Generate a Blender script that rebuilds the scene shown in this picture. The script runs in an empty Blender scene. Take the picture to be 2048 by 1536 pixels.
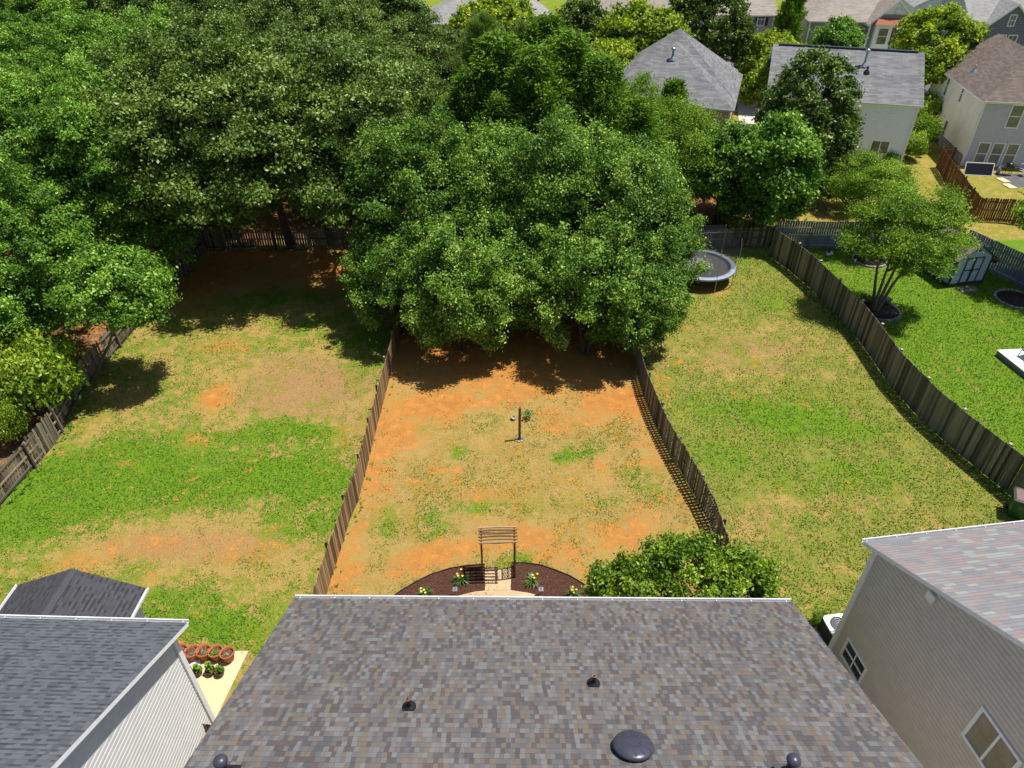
import bpy, math, random
import numpy as np
from mathutils import Vector, Matrix
random.seed(7)
R = math.radians
scn = bpy.context.scene
COL = scn.collection

# ---------------------------------------------------------------- camera, sky, sun, exposure
HC = 21.5                      # camera height above the yards
PIT = R(36.8)                  # looking down
FP = 1409.0                    # focal length in photo pixels (2048 wide)
cam = bpy.data.cameras.new('camera'); camo = bpy.data.objects.new('camera', cam); COL.objects.link(camo)
camo.location = (0, 0, HC); camo.rotation_euler = (math.pi/2-PIT, 0, 0)
cam.sensor_fit = 'HORIZONTAL'; cam.sensor_width = 36; cam.lens = 36*FP/2048
cam.clip_start = .1; cam.clip_end = 1500
scn.camera = camo
SUN = Vector((.34, .06, 1)).normalized()
w = bpy.data.worlds.new('World'); scn.world = w; w.use_nodes = True
nt = w.node_tree
for n in list(nt.nodes): nt.nodes.remove(n)
sky = nt.nodes.new('ShaderNodeTexSky'); sky.sky_type = 'NISHITA'; sky.sun_disc = False
sky.sun_elevation = math.asin(SUN.z); sky.sun_rotation = math.atan2(SUN.x, SUN.y)
bg = nt.nodes.new('ShaderNodeBackground'); bg.inputs[1].default_value = .085
wo = nt.nodes.new('ShaderNodeOutputWorld')
nt.links.new(sky.outputs[0], bg.inputs[0]); nt.links.new(bg.outputs[0], wo.inputs[0])
sl = bpy.data.lights.new('sun', 'SUN'); sl.energy = 5.0; sl.angle = R(.55); sl.color = (1, .955, .88)
so = bpy.data.objects.new('sun', sl); COL.objects.link(so)
so.rotation_euler = SUN.to_track_quat('Z', 'Y').to_euler(); so.location = (0, 0, 60)
scn.view_settings.view_transform = 'Standard'; scn.view_settings.look = 'None'
scn.view_settings.exposure = .4; scn.view_settings.gamma = 1

# ---------------------------------------------------------------- helpers
CP, SP = math.cos(PIT), math.sin(PIT)
def ray(px, py):
    u, v = px-1024, py-768
    return Vector((u, FP*CP - v*SP, -(FP*SP + v*CP)))
def G(px, py, h=0.0):
    """world point at height h that the photo shows at (px, py)"""
    d = ray(px, py); t = (h-HC)/d.z
    return Vector((d.x*t, d.y*t, h))

def tag(o, label=None, cat=None, group=None, kind=None):
    if label: o['label'] = label
    if cat: o['category'] = cat
    if group: o['group'] = group
    if kind: o['kind'] = kind
    return o
def empty(name, loc=(0, 0, 0), rz=0, label=None, cat=None, group=None):
    o = bpy.data.objects.new(name, None); COL.objects.link(o)
    o.empty_display_size = .3; o.location = loc; o.rotation_euler = (0, 0, rz)
    return tag(o, label, cat, group)

class MB:
    def __init__(s): s.v = []; s.f = []; s.m = []; s.t = []; s.uv = []; s.sm = []
    def face(s, pts, m=0, t=.5, uv=None, smooth=False):
        b = len(s.v); s.v += [tuple(p) for p in pts]; s.f.append(tuple(range(b, b+len(pts))))
        s.m.append(m); s.t.append(t); s.uv.append(uv); s.sm.append(smooth)
    def mesh(s, vs, fs, m=0, t=.5, smooth=False):
        b = len(s.v); s.v += [tuple(p) for p in vs]
        for f in fs:
            s.f.append(tuple(i+b for i in f)); s.m.append(m); s.t.append(t); s.uv.append(None); s.sm.append(smooth)
    def hexa(s, p, m=0, t=.5):   # 4 bottom ccw, 4 top ccw
        s.mesh(p, [(3, 2, 1, 0), (4, 5, 6, 7), (0, 1, 5, 4), (1, 2, 6, 5), (2, 3, 7, 6), (3, 0, 4, 7)], m, t)
    def box(s, c, d, rz=0, m=0, t=.5, tp=1.0):
        x, y, z = d[0]/2, d[1]/2, d[2]/2; ca, sa = math.cos(rz), math.sin(rz); P = []
        for zz, k in ((-z, 1), (z, tp)):
            for a, b in ((-x, -y), (x, -y), (x, y), (-x, y)):
                a *= k; b *= k
                P.append((c[0]+a*ca-b*sa, c[1]+a*sa+b*ca, c[2]+zz))
        s.hexa(P, m, t)
    def beam(s, a, b, w, h, m=0, t=.5):
        a = Vector(a); b = Vector(b); d = (b-a).normalized()
        up = Vector((0, 0, 1)) if abs(d.z) < .9 else Vector((0, 1, 0))
        sd = d.cross(up).normalized()*w/2; u = sd.cross(d).normalized()*h/2
        s.hexa([a-sd-u, a+sd-u, b+sd-u, b-sd-u, a-sd+u, a+sd+u, b+sd+u, b-sd+u], m, t)
    def tube(s, pts, rad, n=8, m=0, t=.5, cap=True):
        pts = [Vector(p) for p in pts]; vs = []; k = len(pts)
        for i, p in enumerate(pts):
            d = (pts[min(i+1, k-1)]-pts[max(i-1, 0)]).normalized()
            a = d.cross(Vector((0, 0, 1)) if abs(d.z) < .9 else Vector((1, 0, 0))).normalized(); b = d.cross(a)
            r = rad[i] if hasattr(rad, '__len__') else rad
            for j in range(n):
                an = 2*math.pi*j/n; vs.append(p+a*r*math.cos(an)+b*r*math.sin(an))
        fs = [(i*n+j, i*n+(j+1) % n, (i+1)*n+(j+1) % n, (i+1)*n+j) for i in range(k-1) for j in range(n)]
        s.mesh(vs, fs, m, t, True)
        if cap:
            s.mesh(vs[:n], [tuple(range(n))], m, t); s.mesh(vs[-n:], [tuple(reversed(range(n)))], m, t)
    def lathe(s, c, prof, n=20, m=0, t=.5, smooth=True):
        vs = [(c[0]+r*math.cos(2*math.pi*j/n), c[1]+r*math.sin(2*math.pi*j/n), c[2]+z) for r, z in prof for j in range(n)]
        fs = [(i*n+j, i*n+(j+1) % n, (i+1)*n+(j+1) % n, (i+1)*n+j) for i in range(len(prof)-1) for j in range(n)]
        s.mesh(vs, fs, m, t, smooth)
    def prism(s, poly, z0, z1, m=0, t=.5):
        n = len(poly); a = [(p[0], p[1], z0) for p in poly]; b = [(p[0], p[1], z1) for p in poly]
        ar = sum(poly[i][0]*poly[(i+1) % n][1]-poly[(i+1) % n][0]*poly[i][1] for i in range(n))
        if ar < 0: a.reverse(); b.reverse()
        s.mesh(b, [tuple(range(n))], m, t); s.mesh(a, [tuple(reversed(range(n)))], m, t)
        s.mesh(a+b, [(i, (i+1) % n, n+(i+1) % n, n+i) for i in range(n)], m, t)
    def build(s, name, mats, parent=None, loc=None):
        me = bpy.data.meshes.new(name); me.from_pydata(s.v, [], s.f)
        if not isinstance(mats, (list, tuple)): mats = [mats]
        for m in mats: me.materials.append(m)
        me.polygons.foreach_set('material_index', s.m); me.polygons.foreach_set('use_smooth', s.sm)
        a = me.attributes.new('tint', 'FLOAT', 'FACE'); a.data.foreach_set('value', s.t)
        if any(u is not None for u in s.uv):
            ul = me.uv_layers.new(name='UVMap'); fl = []
            for f, u in zip(s.f, s.uv): fl += [c for q in (u if u is not None else [(0, 0)]*len(f)) for c in q]
            ul.data.foreach_set('uv', fl)
        me.update()
        o = bpy.data.objects.new(name, me); COL.objects.link(o)
        if parent: o.parent = parent
        if loc is not None: o.location = loc
        return o
def copy_tree(o, parent=None):
    c = o.copy(); COL.objects.link(c)
    if parent: c.parent = parent
    for ch in list(o.children): copy_tree(ch, c)
    return c

# ---------------------------------------------------------------- materials
def newmat(name):
    m = bpy.data.materials.new(name); m.use_nodes = True
    t = m.node_tree; b = t.nodes['Principled BSDF']; return m, t, b
def N(t, typ, **k):
    n = t.nodes.new(typ)
    for a, b in k.items(): setattr(n, a, b)
    return n
def L(t, a, b): t.links.new(a, b)
def ramp(t, stops, inter='LINEAR'):
    n = N(t, 'ShaderNodeValToRGB'); cr = n.color_ramp; cr.interpolation = inter
    while len(cr.elements) > 1: cr.elements.remove(cr.elements[-1])
    cr.elements[0].position = stops[0][0]; cr.elements[0].color = (*stops[0][1], 1)
    for p, c in stops[1:]:
        e = cr.elements.new(p); e.color = (*c, 1)
    return n
def math_(t, op, a, b=None, c=None):
    n = N(t, 'ShaderNodeMath', operation=op)
    for i, x in enumerate((a, b, c)):
        if x is None: continue
        if isinstance(x, (int, float)): n.inputs[i].default_value = x
        else: L(t, x, n.inputs[i])
    return n.outputs[0]
def mixc(t, f, a, b, mode='MIX'):
    n = N(t, 'ShaderNodeMix', data_type='RGBA', blend_type=mode)
    for i, x in ((0, f), (6, a), (7, b)):
        if isinstance(x, (int, float)): n.inputs[i].default_value = x
        elif isinstance(x, tuple): n.inputs[i].default_value = (*x, 1)
        else: L(t, x, n.inputs[i])
    return n.outputs[2]
def noise(t, sc, det=3, rough=.5, vec=None):
    n = N(t, 'ShaderNodeTexNoise'); n.inputs['Scale'].default_value = sc
    n.inputs['Detail'].default_value = det; n.inputs['Roughness'].default_value = rough
    if vec is not None: L(t, vec, n.inputs['Vector'])
    return n.outputs['Fac']
def objco(t): return N(t, 'ShaderNodeTexCoord').outputs['Object']
def mat(name, col, rough=.6, metal=0, var=.15, sc=6, spec=.4, bump=0, alpha=1, tint=0):
    """plain material with mottled value, optional per-piece tint"""
    m, t, b = newmat(name)
    f = noise(t, sc, 4, .6, objco(t))
    lo = tuple(c*(1-var) for c in col); hi = tuple(min(1, c*(1+var)) for c in col)
    c = ramp(t, [(.3, lo), (.7, hi)]); L(t, f, c.inputs[0]); out = c.outputs[0]
    if tint:
        a = N(t, 'ShaderNodeAttribute', attribute_name='tint')
        g = math_(t, 'MULTIPLY_ADD', a.outputs['Fac'], 2*tint, 1-tint)
        cb = N(t, 'ShaderNodeCombineColor')
        for i in range(3): L(t, g, cb.inputs[i])
        out = mixc(t, 1.0, out, cb.outputs[0], 'MULTIPLY')
    L(t, out, b.inputs['Base Color'])
    b.inputs['Roughness'].default_value = rough; b.inputs['Metallic'].default_value = metal
    b.inputs['Specular IOR Level'].default_value = spec; b.inputs['Alpha'].default_value = alpha
    if bump:
        bn = N(t, 'ShaderNodeBump'); bn.inputs['Strength'].default_value = bump; bn.inputs['Distance'].default_value = .02
        L(t, noise(t, sc*6, 3, .6, objco(t)), bn.inputs['Height']); L(t, bn.outputs[0], b.inputs['Normal'])
    return m
def mat_shingle(name, pal, tw=.16, rh=.143, grain=.25, stain=.12, joint_shade=.55, bs=.6, wob=3.7, sq=False, shade_dash=0):
    m, t, b = newmat(name)
    uv = N(t, 'ShaderNodeUVMap').outputs[0]; s = N(t, 'ShaderNodeSeparateXYZ'); L(t, uv, s.inputs[0])
    vr = math_(t, 'DIVIDE', s.outputs[1], rh); row = math_(t, 'FLOOR', vr); fr = math_(t, 'FRACT', vr)
    w1 = N(t, 'ShaderNodeTexWhiteNoise', noise_dimensions='1D'); L(t, row, w1.inputs['W'])
    uu = math_(t, 'MULTIPLY_ADD', w1.outputs['Value'], wob, math_(t, 'DIVIDE', s.outputs[0], tw))
    col = math_(t, 'FLOOR', uu); fu = math_(t, 'FRACT', uu)
    cv = N(t, 'ShaderNodeCombineXYZ'); L(t, col, cv.inputs[0]); L(t, row, cv.inputs[1])
    w2 = N(t, 'ShaderNodeTexWhiteNoise', noise_dimensions='2D'); L(t, cv.outputs[0], w2.inputs['Vector'])
    if sq:
        wc = N(t, 'ShaderNodeTexWhiteNoise', noise_dimensions='1D'); L(t, math_(t, 'FLOOR', math_(t, 'DIVIDE', col, 2)), wc.inputs['W'])
        row2 = math_(t, 'FLOOR', math_(t, 'MULTIPLY_ADD', row, .88, math_(t, 'MULTIPLY', wc.outputs['Value'], 9)))
    else: row2 = row
    c2 = math_(t, 'FLOOR', math_(t, 'ADD', uu, math_(t, 'MULTIPLY', w2.outputs['Value'], .12 if sq else .45)))
    cv2 = N(t, 'ShaderNodeCombineXYZ'); L(t, c2, cv2.inputs[0]); L(t, row2, cv2.inputs[1]); cv2.inputs[2].default_value = 3
    w3 = N(t, 'ShaderNodeTexWhiteNoise', noise_dimensions='3D'); L(t, cv2.outputs[0], w3.inputs['Vector'])
    k = len(pal); rp = ramp(t, [(i/k, c) for i, c in enumerate(pal)], 'CONSTANT'); L(t, w3.outputs['Value'], rp.inputs[0])
    base = rp.outputs[0]
    mv = N(t, 'ShaderNodeMapping'); L(t, uv, mv.inputs[0])
    g = noise(t, 55, 3, .7, mv.outputs[0]); g2 = math_(t, 'MULTIPLY_ADD', g, 2*grain, 1-grain)
    st = noise(t, .35, 4, .6, mv.outputs[0]); mp2 = N(t, 'ShaderNodeMapping'); mp2.inputs['Scale'].default_value = (1.6, .18, 1); L(t, uv, mp2.inputs[0]); st2 = noise(t, 1, 4, .6, mp2.outputs[0]); g3 = math_(t, 'MULTIPLY', math_(t, 'MULTIPLY_ADD', st, 2.4*stain, 1-1.2*stain), math_(t, 'MULTIPLY_ADD', st2, 2.2*stain, 1-1.1*stain))
    ed = math_(t, 'LESS_THAN', fr, .09); jm = math_(t, 'MULTIPLY_ADD', ed, joint_shade-1, 1)  # dark course joint with its shadow line painted in
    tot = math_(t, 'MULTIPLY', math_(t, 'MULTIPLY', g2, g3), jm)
    if shade_dash:
        dm = math_(t, 'MULTIPLY', math_(t, 'GREATER_THAN', w3.outputs['Value'], .52), math_(t, 'LESS_THAN', fr, .42))  # painted shadow dashes along the lower edges of random tabs
        tot = math_(t, 'MULTIPLY', tot, math_(t, 'MULTIPLY_ADD', dm, -shade_dash, 1))
    cb = N(t, 'ShaderNodeCombineColor')
    for i in range(3): L(t, tot, cb.inputs[i])
    L(t, mixc(t, 1.0, base, cb.outputs[0], 'MULTIPLY'), b.inputs['Base Color'])
    b.inputs['Roughness'].default_value = .85; b.inputs['Specular IOR Level'].default_value = .25
    h = math_(t, 'ADD', math_(t, 'SUBTRACT', 1.0, fr), math_(t, 'MULTIPLY', w3.outputs['Value'], .5))
    h = math_(t, 'ADD', h, math_(t, 'MULTIPLY', g, .35))
    bn = N(t, 'ShaderNodeBump'); bn.inputs['Strength'].default_value = bs; bn.inputs['Distance'].default_value = .012
    L(t, h, bn.inputs['Height']); L(t, bn.outputs[0], b.inputs['Normal'])
    return m
def mat_leaf(name, a, c, rough=.42, trans=.32, sat_tip=None, spec=.5):
    m, t, b = newmat(name)
    at = N(t, 'ShaderNodeAttribute', attribute_name='tint').outputs['Fac']
    oi = N(t, 'ShaderNodeObjectInfo').outputs['Random']
    f = math_(t, 'ADD', at, math_(t, 'MULTIPLY_ADD', oi, .22, -.11))
    st = [(0, a), (.75, c)]
    if sat_tip: st.append((1.0, sat_tip))
    rp = ramp(t, st); L(t, f, rp.inputs[0])
    L(t, rp.outputs[0], b.inputs['Base Color']); b.inputs['Roughness'].default_value = rough
    b.inputs['Specular IOR Level'].default_value = spec
    tr = N(t, 'ShaderNodeBsdfTranslucent')
    L(t, mixc(t, 1.0, rp.outputs[0], (1.5, 1.6, .55), 'MULTIPLY'), tr.inputs[0])
    mx = N(t, 'ShaderNodeMixShader'); mx.inputs[0].default_value = trans
    L(t, b.outputs[0], mx.inputs[1]); L(t, tr.outputs[0], mx.inputs[2])
    L(t, mx.outputs[0], t.nodes['Material Output'].inputs[0])
    return m
def mat_wood(name, a, c, streak=18, rough=.85):
    m, t, b = newmat(name); co = objco(t)
    mp = N(t, 'ShaderNodeMapping'); mp.inputs['Scale'].default_value = (streak, streak, 1.2); L(t, co, mp.inputs[0])
    n = noise(t, 1, 4, .65, mp.outputs[0])
    at = N(t, 'ShaderNodeAttribute', attribute_name='tint').outputs['Fac']
    f = math_(t, 'ADD', math_(t, 'MULTIPLY', n, .7), math_(t, 'MULTIPLY_ADD', at, .8, -.25))
    rp = ramp(t, [(.1, a), (.9, c)]); L(t, f, rp.inputs[0])
    L(t, rp.outputs[0], b.inputs['Base Color']); b.inputs['Roughness'].default_value = rough
    b.inputs['Specular IOR Level'].default_value = .2
    return m
def mat_glass(name, col=(.03, .035, .04), rough=.05):
    m, t, b = newmat(name)
    f = noise(t, 1.3, 3, .5, objco(t)); rp = ramp(t, [(.4, col), (.65, tuple(c*3.5 for c in col))]); L(t, f, rp.inputs[0])
    L(t, rp.outputs[0], b.inputs['Base Color']); b.inputs['Roughness'].default_value = rough
    b.inputs['Specular IOR Level'].default_value = .9
    return m

M = {}
M['white'] = mat('white_trim', (.8, .8, .8), .5, var=.05)
M['gutter'] = mat('white_gutter', (.66, .66, .68), .4, var=.05)
M['shade_trim'] = mat('dark_trim', (.03, .033, .05), .6)
M['glass'] = mat_glass('window_glass'); M['blind'] = mat('window_blind', (.16, .17, .15), .2, var=.3, sc=2, spec=.8)
M['bark'] = mat_wood('bark', (.035, .026, .018), (.13, .10, .075), 8)
M['pale_bark'] = mat_wood('pale_bark', (.09, .065, .04), (.26, .2, .13), 8)
M['fence_grey'] = mat_wood('weathered_fence', (.06, .049, .035), (.29, .25, .185))
M['fence_warm'] = mat_wood('weathered_fence_warm', (.07, .042, .02), (.4, .27, .14))
M['fence_brown'] = mat_wood('red_brown_fence', (.055, .022, .01), (.24, .11, .05))
M['fence_blue'] = mat('blue_grey_fence_paint', (.13, .155, .23), .7, var=.12, tint=.14)
M['rail_pale'] = mat_wood('pale_lumber_lit_rail', (.22, .19, .16), (.5, .45, .4))
M['concrete'] = mat('pale_concrete', (.56, .46, .27), .85, var=.08, sc=1.2, bump=.2)
M['drive'] = mat('driveway_concrete', (.52, .47, .42), .85, var=.08, sc=1.0)
M['mulch'] = mat('brown_mulch', (.085, .034, .02), .95, var=.75, sc=24, bump=1.0, tint=.2)
M['black'] = mat('black_plastic', (.012, .012, .016), .35, var=.2)
M['metal'] = mat('galvanised_metal', (.42, .44, .48), .35, .8, var=.1)
M['dark_metal'] = mat('dark_metal', (.03, .025, .022), .5, .3, var=.2)
M['stone'] = mat('edging_stone', (.24, .21, .19), .9, var=.35, sc=3, tint=.25)
M['soil'] = mat('potting_soil', (.09, .055, .035), .95, var=.6, sc=40, bump=.8)
M['terracotta'] = mat('terracotta', (.36, .11, .045), .75, var=.12, sc=8, tint=.15)
M['brick'] = None

RP = lambda *a: [tuple(x) for x in a]
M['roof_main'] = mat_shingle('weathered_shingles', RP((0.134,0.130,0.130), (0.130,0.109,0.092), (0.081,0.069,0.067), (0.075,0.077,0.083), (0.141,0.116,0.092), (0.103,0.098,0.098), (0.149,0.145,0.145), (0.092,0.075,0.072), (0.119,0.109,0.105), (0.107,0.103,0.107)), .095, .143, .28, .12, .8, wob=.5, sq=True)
M['roof_left'] = mat_shingle('slate_grey_shingles', RP((0.085,0.092,0.107), (0.097,0.105,0.120), (0.070,0.076,0.088), (0.088,0.095,0.109), (0.102,0.109,0.122)), .13, .143, .22, .1, .8, 1.0, shade_dash=.45)
M['roof_porch'] = mat_shingle('charcoal_shingles', RP((0.054,0.054,0.063), (0.048,0.048,0.054), (0.060,0.061,0.069)), .14, .143, .25, .1, .8, 1.0, shade_dash=.5)
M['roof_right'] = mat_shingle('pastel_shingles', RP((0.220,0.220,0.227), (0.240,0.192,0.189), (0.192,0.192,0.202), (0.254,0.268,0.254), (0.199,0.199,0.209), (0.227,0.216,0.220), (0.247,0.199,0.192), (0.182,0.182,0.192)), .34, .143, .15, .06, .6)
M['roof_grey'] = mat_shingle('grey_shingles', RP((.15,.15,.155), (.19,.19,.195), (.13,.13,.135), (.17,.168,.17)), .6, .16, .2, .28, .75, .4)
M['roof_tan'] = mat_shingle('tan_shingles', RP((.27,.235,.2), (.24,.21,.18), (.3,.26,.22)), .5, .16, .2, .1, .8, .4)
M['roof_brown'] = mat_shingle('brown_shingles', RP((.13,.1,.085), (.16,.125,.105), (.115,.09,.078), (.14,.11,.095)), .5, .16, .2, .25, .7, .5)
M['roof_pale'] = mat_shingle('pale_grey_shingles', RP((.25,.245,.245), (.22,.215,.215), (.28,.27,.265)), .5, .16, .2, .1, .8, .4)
M['side_white'] = mat('pale_siding', (.62, .62, .6), .5, var=.05, sc=2)
M['side_beige'] = mat('beige_siding', (.58, .51, .45), .55, var=.05, sc=2)
M['side_lav'] = mat('lavender_white_siding', (.86, .87, .95), .5, var=.03, sc=2)
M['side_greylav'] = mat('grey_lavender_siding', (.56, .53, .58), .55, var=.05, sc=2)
M['side_sunlit'] = mat('sunlit_tone_siding', (.85, .78, .62), .55, var=.07, sc=1)  # sunlight put into the colour: lit tone for one house's left wall
M['side_grey'] = mat('dove_grey_siding', (.45, .43, .44), .55, var=.05, sc=2)
M['side_taupe'] = mat('taupe_siding', (.3, .27, .27), .55, var=.05, sc=2)
M['side_tan'] = mat('tan_siding', (.6, .52, .38), .55, var=.05, sc=2)
M['side_slate'] = mat('slate_blue_siding', (.17, .17, .24), .55, var=.05, sc=2)
def mat_brick():
    m, t, b = newmat('red_brown_brick'); n = N(t, 'ShaderNodeTexBrick')
    mp = N(t, 'ShaderNodeMapping'); mp.inputs['Rotation'].default_value = (R(90), 0, 0); L(t, objco(t), mp.inputs[0]); L(t, mp.outputs[0], n.inputs[0])
    n.inputs['Color1'].default_value = (.26, .11, .07, 1); n.inputs['Color2'].default_value = (.17, .08, .055, 1)
    n.inputs['Mortar'].default_value = (.35, .3, .26, 1); n.inputs['Scale'].default_value = 1
    n.inputs['Brick Width'].default_value = .3; n.inputs['Row Height'].default_value = .1; n.inputs['Mortar Size'].default_value = .012
    L(t, n.outputs[0], b.inputs['Base Color']); b.inputs['Roughness'].default_value = .9
    return m
M['brick'] = mat_brick()

# ---------------------------------------------------------------- ground: what grows where, in metres
def poly_side(X, Y, pts):          # signed distance to an open polyline running away in Y: >0 to its right
    ys = [p[1] for p in pts]; xs = [p[0] for p in pts]
    return X - np.interp(Y, ys, xs)
def line_from(pts, h=0): return sorted([tuple(G(x, y, h))[:2] for x, y in pts], key=lambda p: p[1])
F1 = [(-80, 1110), (0, 1012), (35, 975), (73, 931), (115, 884), (137, 836), (150, 808), (205, 735), (260, 670), (310, 610), (362, 560), (412, 500)]
F2 = [(812, 499), (806, 560), (801, 620), (797, 686), (776, 768), (752, 860), (728, 957), (715, 1005), (702, 1033), (682, 1096), (655, 1180), (636, 1245)]
F3 = [(1258, 560), (1261, 640), (1264, 679), (1272, 735), (1290, 795), (1312, 850), (1333, 894), (1348, 921), (1385, 985), (1418, 1045), (1446, 1129), (1458, 1175)]
F4T = [(1550, 457), (1594, 485), (1638, 520), (1683, 564), (1727, 605), (1755, 639), (1809, 711), (1874, 776), (1949, 837), (2045, 909), (2120, 968)]
l1, l2, l3, l4 = line_from(F1), line_from(F2), line_from(F3), line_from(F4T, 2.0)
def blob(X, Y, px, py, rx, ry=None, e=1.0):
    c = G(px, py); ry = ry or rx
    d = np.sqrt(((X-c.x)/rx)**2+((Y-c.y)/ry)**2)
    return np.clip(1.35-d, 0, 1)**e
rg = np.random.default_rng(5)
def vnoise(X, Y, s, seed):
    """smooth value noise"""
    r = np.random.default_rng(seed).random((64, 64)); x = X/s+200; y = Y/s+200
    xi = np.floor(x).astype(int); yi = np.floor(y).astype(int); fx = x-xi; fy = y-yi
    fx = fx*fx*(3-2*fx); fy = fy*fy*(3-2*fy)
    g = lambda a, b: r[a % 64, b % 64]
    return (g(xi, yi)*(1-fx)+g(xi+1, yi)*fx)*(1-fy)+(g(xi, yi+1)*(1-fx)+g(xi+1, yi+1)*fx)*fy
GREEN_L = [(x, y, rx*1.1, ry*1.1, k*.62) for x, y, rx, ry, k in [(190, 950, 5, 1.6, 1), (40, 990, 3, 2, 1), (330, 890, 3, 1, .8), (470, 960, 4, 1.3, .9), (620, 930, 2.6, 2, .9), (560, 860, 2.6, .8, 1), (660, 1010, 1.2, 1.6, .8),
           (60, 1060, 3, 1.4, .6), (140, 1010, 4, .8, .7), (400, 1220, 2.5, 1, .6), (450, 1260, 1.4, .6, .8), (560, 1060, 1.2, .8, .5), (300, 1210, .8, .8, .5), (560, 600, 3, .8, .6), (740, 690, 1.8, 2, .5), (640, 680, 3, 2, .25)]]
DIRT_L = [(437, 795, 1.1, 1.4, 1), (445, 690, 1.5, 1.0, .5), (385, 885, 1.0, .8, .6), (330, 1085, 3.4, .7, .55), (180, 1110, 1.6, .6, .45), (460, 1110, 2.6, 1.1, .42), (300, 1163, .45, .45, .8), (690, 880, 1, 2, .4),
          (540, 530, 9, 3.2, .95), (420, 560, 3, 4, .9), (690, 540, 3, 3, .9), (210, 850, 1.4, 2, .3), (150, 1140, 1.4, .7, .5), (360, 1290, .6, .5, .5), (530, 1180, 1.6, 1, .3)]
TAN_L = [(610, 775, 4.5, 3.4, .95), (700, 900, 1.5, 2.5, .6), (400, 1090, 6, 1.3, .8), (520, 690, 4, 2, .3)]
GREEN_C = [(x, y, rx*1.35, ry*1.3, k*.55) for x, y, rx, ry, k in [(870, 1040, .5, .9, .6), (1155, 905, .5, .4, .9), (1120, 915, .4, .35, .8), (1190, 895, .35, .35, .9), (850, 850, .6, .5, .5), (955, 1015, .8, .3, .8), (1040, 1118, .7, .5, .7), (1290, 960, .8, .9, .5), (920, 905, .4, .4, .7),
           (970, 840, 1, .8, .4), (1070, 1010, 1.4, .7, .3), (770, 1060, .4, 1, .6), (1050, 830, .35, .2, .9), (1220, 1000, .4, .3, .6)]]
DIRT_C = [(960, 1095, 2.0, .55, .95), (850, 1118, 1.3, .5, .85), (1050, 1070, 1.1, .6, .8), (1120, 1110, 1.2, .5, .7), (1230, 1085, 1.2, .9, .75), (1290, 1040, .7, .8, .6), (1180, 1140, .7, .5, .8), (1205, 940, .35, 1.0, .75),
          (1190, 840, .5, .8, .6), (850, 815, 2.4, 1.2, .75), (800, 870, 1.4, 1.6, .6), (1240, 800, 1.6, 1.3, .85), (1110, 860, .8, .5, .3), (915, 940, .3, .3, .8), (830, 885, .35, .3, .7), (760, 950, .8, 2, .5), (700, 1120, .6, 1.6, .6), (1290, 900, .6, 2.2, .45),
          (1020, 700, 8, 5.5, 1), (1000, 620, 9, 5, 1), (790, 1150, 1.1, .3, .5), (1000, 1050, 1.2, .4, .5), (1010, 1000, 2.5, 1, .2)]
GREEN_R = [(1500, 830, 4.0, 1.5, .75), (1650, 850, 3.2, 1.6, .75), (1600, 950, 4, 1.2, .3), (1530, 600, 2, 2, .4), (1450, 910, 1.8, 1, .5), (1720, 930, 2, 1, .4), (1500, 530, 3, 1, .5)]
DIRT_R = [(1362, 724, .33, .22, 1), (1410, 728, .36, .24, 1), (1375, 655, .35, .25, .9), (1556, 757, .3, .2, .8), (1515, 715, .3, .3, .6), (1475, 790, .3, .5, .5), (1555, 1002, .2, .12, 1), (1430, 560, 2, 1.5, .5), (1690, 755, .25, .15, .6),
          (1320, 760, .7, 2, .4), (1370, 830, .8, .8, .3), (1400, 580, 2, 1, .6), (1935, 1020, .2, .12, .7), (1540, 1080, .3, .2, .5), (1580, 630, .4, .3, .5)]
TAN_R = [(1450, 700, 3.6, 3, .6), (1620, 690, 3, 1.8, .45), (1560, 640, 1.6, 1, .5), (1640, 1010, 4, .8, .45), (1500, 1050, 2.2, 1, .5), (1760, 1000, 2, .7, .3), (1650, 1150, 1.6, 1.2, .25), (1600, 740, 3, .8, .4)]
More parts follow.
